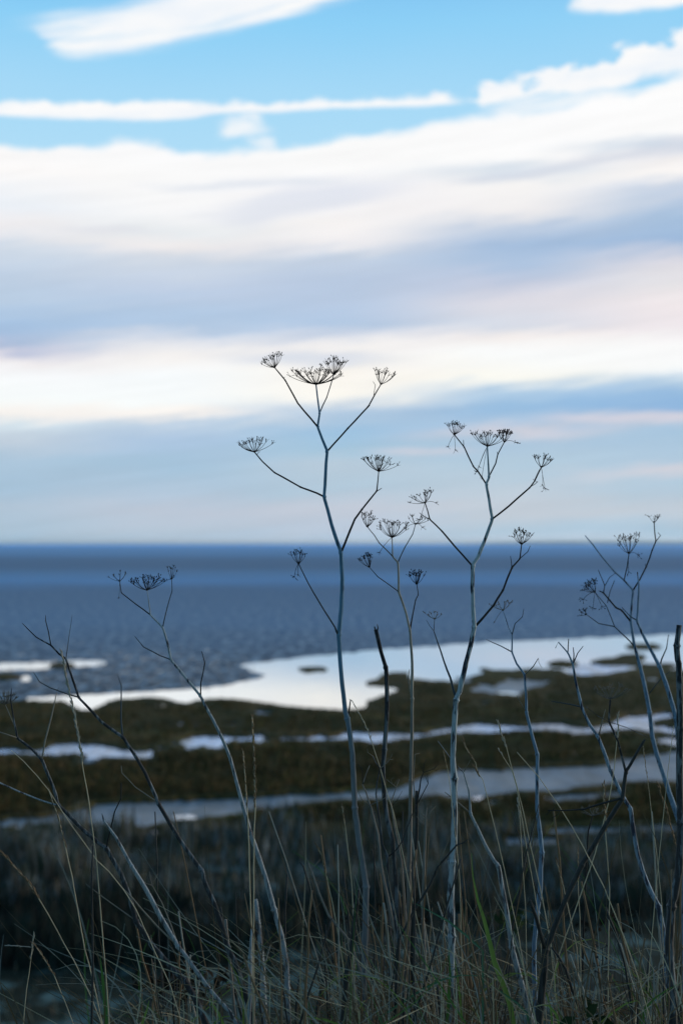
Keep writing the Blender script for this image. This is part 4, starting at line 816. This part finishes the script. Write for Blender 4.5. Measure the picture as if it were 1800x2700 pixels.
# ------------------------------------------------------------------ dry grass tangle (stuff)
q = MB(); mats = [M_STRAW, M_STRAWD, M_STRAWG, M_GREEN, M_GREENY, M_DARK]
def strand(bx, by, lean, L, d, wid, curl, mi):
    pts = []; n = 7
    for i in range(n+1):
        s_ = i/n; a_ = R(lean + curl*s_*s_)
        if i == 0: x_, y_ = bx, by
        else: x_ += math.sin(a_)*L/n; y_ -= math.cos(a_)*L/n
        pts.append(P(x_, y_, d + 0.1*s_*math.sin(bx)))
    zb = zbase(pts[0]); foot = Vector((pts[0].x + random.uniform(-.05, .05), pts[0].y+random.uniform(-.04, .04), zb-0.01))
    pts = [foot] + pts
    ws = [wid*d/F*(1-0.75*(i/(n+1))**1.5) for i in range(n+2)]
    q.ribbon(pts, ws, Vector((random.uniform(-.6, .6), -1, random.uniform(-.3, .3))), mi)
dens = [(-60,250,14,-22),(240,430,50,-30),(400,660,45,-30),(640,900,60,-18),(880,1320,560,-8),(1280,1520,80,-10),(1500,1850,210,-8)]
for x0, x1, n_, lean in dens:
    for k in range(n_):
        d = random.uniform(1.98, 2.75) if random.random() < .85 else random.uniform(1.75, 1.95); L = min(620, random.expovariate(1/150.)+60)
        lx = random.gauss(lean, 20)
        if random.random() < 0.22: lx = random.uniform(-72, -45) if random.random() < .75 else random.uniform(40, 65)
        r_ = random.random(); mi = 0 if r_ < .22 else 1 if r_ < .72 else 2 if r_ < .92 else 3 if r_ < .97 else 4
        strand(random.uniform(x0, x1), random.uniform(2700, 2800), lx, L, d, random.choice((2.0, 2.6, 3.4, 5.0)), random.gauss(-4, 12) if random.random() < .75 else random.gauss(-40, 50), mi)
def stiff(bx, top, lean, wpx, d, mi):
    x1_ = bx + (2700-top)*math.tan(R(lean)); pts = [P(bx+(x1_-bx)*q_+random.gauss(0, 2), 2760-(2760-top)*q_, d) for q_ in (0, .2, .4, .6, .8, 1)]
    zb = zbase(pts[0]); pts = [Vector((pts[0].x, pts[0].y, zb-.01))]+pts
    q.tube(pts, [wpx*.5*d/F*(1.1-.45*i/6) for i in range(7)], 5, mi=mi)
for k in range(170):
    z_ = random.random(); bx = random.uniform(900, 1320) if z_ < .6 else random.uniform(1480, 1820) if z_ < .82 else random.uniform(200, 900)
    stiff(bx, 2700-min(560, random.expovariate(1/170.)+90), random.gauss(-6, 11), random.uniform(3.0, 8.5), random.uniform(1.85, 2.4), random.choice((1, 1, 1, 2, 5, 5)))
for k in range(60):    # bent, curled leaves
    strand(random.choice((random.uniform(850, 1350), random.uniform(1450, 1800), random.uniform(300, 900))), random.uniform(2690, 2780), random.gauss(0, 22), random.uniform(120, 330), random.uniform(1.9, 2.3), random.uniform(4, 7), random.choice((-1, 1))*random.uniform(70, 170), random.choice((0, 2, 2, 1, 4)))
for k in range(110):   # low crossing straws
    strand(random.uniform(450, 1750), random.uniform(2560, 2740), random.choice((-1, -1, -1, 1))*random.uniform(50, 78), random.uniform(120, 420), random.uniform(1.75, 2.2), random.uniform(1.8, 3.2), random.gauss(-6, 14), random.choice((0, 0, 2, 1)))
dg = q.build('dry_grass', mats); tag(dg, kind='stuff', label='tangle of dry straw-coloured grass along the bottom', cat='grass')

# ------------------------------------------------------------------ brambles on the slope
def leafy(name, label, cx, cy, d, rx, ry, n, ms, size):
    bp_ = P(cx, cy+60, d); bp_.z = zbase(bp_)
    root = bpy.data.objects.new(name, None); col.objects.link(root); root.location = bp_; tag(root, label, 'bramble', 'dark brambles on the bank')
    qs = MB(); ql = MB(); k = d/F
    for i in range(n):
        a_ = random.uniform(0, 2*math.pi); r_ = random.random()**.6
        e = P(cx+math.cos(a_)*rx*r_, cy+math.sin(a_)*ry*r_, d+random.uniform(-.15, .15))
        if i % 6 == 0:
            mid = bp_.lerp(e, .55)+Vector((0, 0, .05)); qs.tube([bp_, mid, e], [3*k, 2.4*k, 1.4*k], 5)
        nrm = Vector((random.uniform(-1, 1), random.uniform(-1, 0), random.uniform(0, 1))).normalized()
        t_ = nrm.orthogonal().normalized(); t_.rotate(__import__('mathutils').Quaternion(nrm, random.uniform(0, 6.28)))
        L_ = size*k*random.uniform(.6, 1.2)
        pts = [e, e+t_*L_*.35+nrm*L_*.06, e+t_*L_*.7+nrm*L_*.05, e+t_*L_-nrm*L_*.1]
        ql.ribbon(pts, [L_*.12, L_*.6, L_*.5, L_*.03], nrm, vee=.15)
    qs.build('stem', M_DARK, root, bp_); ql.build('foliage', ms, root, bp_)
leafy('bramble', 'dark brown shrivelled bramble, blurred, behind the leaning stems at the lower left', 480, 2590, 2.9, 130, 60, 150, M_LEAFB, 26)
leafy('bramble', 'small dark green bramble leaf clump poking up at the bottom right of centre', 1540, 2700, 1.95, 45, 30, 12, M_LEAF, 60)
leafy('bramble', 'dark bramble spray behind the grass between tallest and slender stems', 1010, 2420, 3.0, 120, 26, 50, M_LEAFB, 20)
leafy('bramble', 'dark leafy bramble arching left of the dark forked stalk, blurred', 1345, 2425, 3.0, 80, 26, 50, M_LEAF, 22)
leafy('bramble', 'scattered dark bramble leaves above the frosty turf near the right edge', 1610, 2430, 3.1, 90, 34, 45, M_LEAFB, 18)

# ------------------------------------------------------------------ marsh vegetation (stuff)
def scatter(name, n, py0, py1, hfun, wfun, mats, keep, lean=0.25, label='', cat='grass', power=1.0):
    rs_ = np.random.RandomState(11+n)
    px = rs_.uniform(-150, 1950, n); py = py0+(py1-py0)*rs_.rand(n)**power
    D_ = 6*F/(py-1433.0); x = (px-900)/F*D_; y = D_
    kp = keep(px, py, x, y, rs_); px, py, x, y = px[kp], py[kp], x[kp], y[kp]
    z = ground_z(x, y); n = len(x)
    h = hfun(px, py, rs_, n); wd = wfun(rs_, n); an = rs_.uniform(0, 2*np.pi, n)
    lx = rs_.normal(0, lean, n)*h; ly_ = rs_.normal(0, lean, n)*h
    dx = np.cos(an)*wd/2; dy = np.sin(an)*wd/2
    V = np.zeros((n, 5, 3))
    V[:, 0] = np.stack([x-dx, y-dy, z-.02], -1); V[:, 1] = np.stack([x+dx, y+dy, z-.02], -1)
    V[:, 2] = np.stack([x-dx*.8+lx*.35, y-dy*.8+ly_*.35, z+h*.55], -1); V[:, 3] = np.stack([x+dx*.8+lx*.35, y+dy*.8+ly_*.35, z+h*.55], -1)
    V[:, 4] = np.stack([x+lx, y+ly_, z+h], -1)
    idx = np.arange(n)*5
    me = bpy.data.meshes.new(name)
    faces = np.stack([idx, idx+1, idx+3, idx+2], -1).tolist() + np.stack([idx+2, idx+3, idx+4], -1).tolist()
    me.from_pydata(V.reshape(-1, 3).tolist(), [], faces)
    for m_ in mats: me.materials.append(m_)
    mi = rs_.randint(0, len(mats), n); me.polygons.foreach_set('material_index', np.concatenate([mi, mi]).astype('i').tolist())
    o = bpy.data.objects.new(name, me); col.objects.link(o); tag(o, label, cat, kind='stuff'); return o
M_MAR1 = plain('marsh_olive', (0.13,0.112,0.034), (0.020,0.021,0.010), .25)
M_MAR2 = plain('marsh_brown', (0.18,0.10,0.032), (0.026,0.018,0.009), .25)
M_RD1 = plain('reed_grey', (0.36,0.38,0.39), (0.08,0.085,0.085), .45)
M_RD2 = plain('reed_brown', (0.25,0.19,0.13), (0.05,0.04,0.03), .45)
scatter('marsh_plants', 60000, 1785, 2170, lambda px, py, r_, n: r_.uniform(.04, .13, n)*(1+(py-1850)/500)*np.clip(1.1+1.8*vnoise(px, py*4, 45), .3, 2), lambda r_, n: r_.uniform(.02, .06, n), [M_MAR1, M_MAR2, M_MAR2],
        lambda px, py, x, y, r_: samp(inner, px, py) > .9, label='low olive and brown saltmarsh plants around the creeks', cat='marsh plants')
scatter('reeds', 24000, 2185, 2400, lambda px, py, r_, n: r_.uniform(.12, .52, n)*(1.0+1.5*vnoise(px, py*1.5, 70)+.8*vnoise(px, py, 21)), lambda r_, n: r_.uniform(.015, .045, n), [M_RD1, M_RD2, M_RD2, plain('reed_green', (0.05,0.075,0.04), (0.015,0.025,0.016), .6)],
        lambda px, py, x, y, r_: (samp(inner, px, py) > .8) & ((vnoise(x, y, 1.6) > -0.12) & ~((np.abs(py-2352+px*0.02) < 16) & (px < 1100)) & ~((np.abs(py-2235) < 12) & (px > 1250)) | (r_.rand(len(x)) < .15)) & (r_.rand(len(x)) < np.clip(1.2-(py-2330)/230*(0.1+px/800), 0.05, 1)),
        lean=.12, label='bluish grey dry reeds below the near creek, out of focus', cat='reeds', power=.9)
scatter('sedge', 16000, 2385, 2560, lambda px, py, r_, n: r_.uniform(.12, .52, n)*(1.0+1.5*vnoise(px, py*1.5, 70)+.8*vnoise(px, py, 21)), lambda r_, n: r_.uniform(.015, .045, n), [plain('sedge_green', (0.05,0.072,0.05), (0.014,0.022,0.02), .6), plain('sedge_brown', (0.06,0.048,0.036), (0.015,0.014,0.013), .6)],
        lambda px, py, x, y, r_: (samp(inner, px, py) > .8) & ((vnoise(x, y, 1.6) > -0.12) & ~((np.abs(py-2352+px*0.02) < 16) & (px < 1100)) & ~((np.abs(py-2235) < 12) & (px > 1250)) | (r_.rand(len(x)) < .15)) & (r_.rand(len(x)) < np.clip(1.2-(py-2330)/230*(0.1+px/800), 0.05, 1)),
        lean=.12, label='dark green sedge below the reeds, out of focus', cat='sedge', power=.9)
scatter('turf', 30000, 2330, 2960, lambda px, py, r_, n: r_.uniform(.03, .14, n), lambda r_, n: r_.uniform(.008, .02, n), [M_RD2, plain('turf_green', (0.045,0.06,0.035), (0.02,0.03,0.02), .8), plain('turf_frost', (0.12,0.17,0.16), (0.05,0.08,0.07), .8)],
        lambda px, py, x, y, r_: (r_.rand(len(x)) < .35) & (vnoise(x+3, y, 1.6) > -.1), label='frosty turf at the foot of the bank', cat='turf')

# ------------------------------------------------------------------ haze
hz = MB(); B_ = 52000; z0, z1 = -3.0, 46.0
hz.v = [Vector((x, y, z)) for z in (z0, z1) for x, y in ((-B_, -1000), (B_, -1000), (B_, B_), (-B_, B_))]
hz.f = [(0,3,2,1),(4,5,6,7),(0,1,5,4),(1,2,6,5),(2,3,7,6),(3,0,4,7)]; hz.mi = [0]*6
mh = bpy.data.materials.new('haze'); mh.use_nodes = True; th = NT(mh.node_tree); th.n.clear()
oh = th.new('ShaderNodeOutputMaterial'); vh = th.new('ShaderNodeVolumePrincipled')
vh.inputs['Color'].default_value = (0.96, 0.985, 1.0, 1); vh.inputs['Density'].default_value = 3e-5; vh.inputs['Anisotropy'].default_value = 0.8
th.l.new(vh.outputs[0], oh.inputs['Volume'])
ho = hz.build('haze', mh); tag(ho, kind='stuff')
for p_ in ho.data.polygons: p_.use_smooth = False
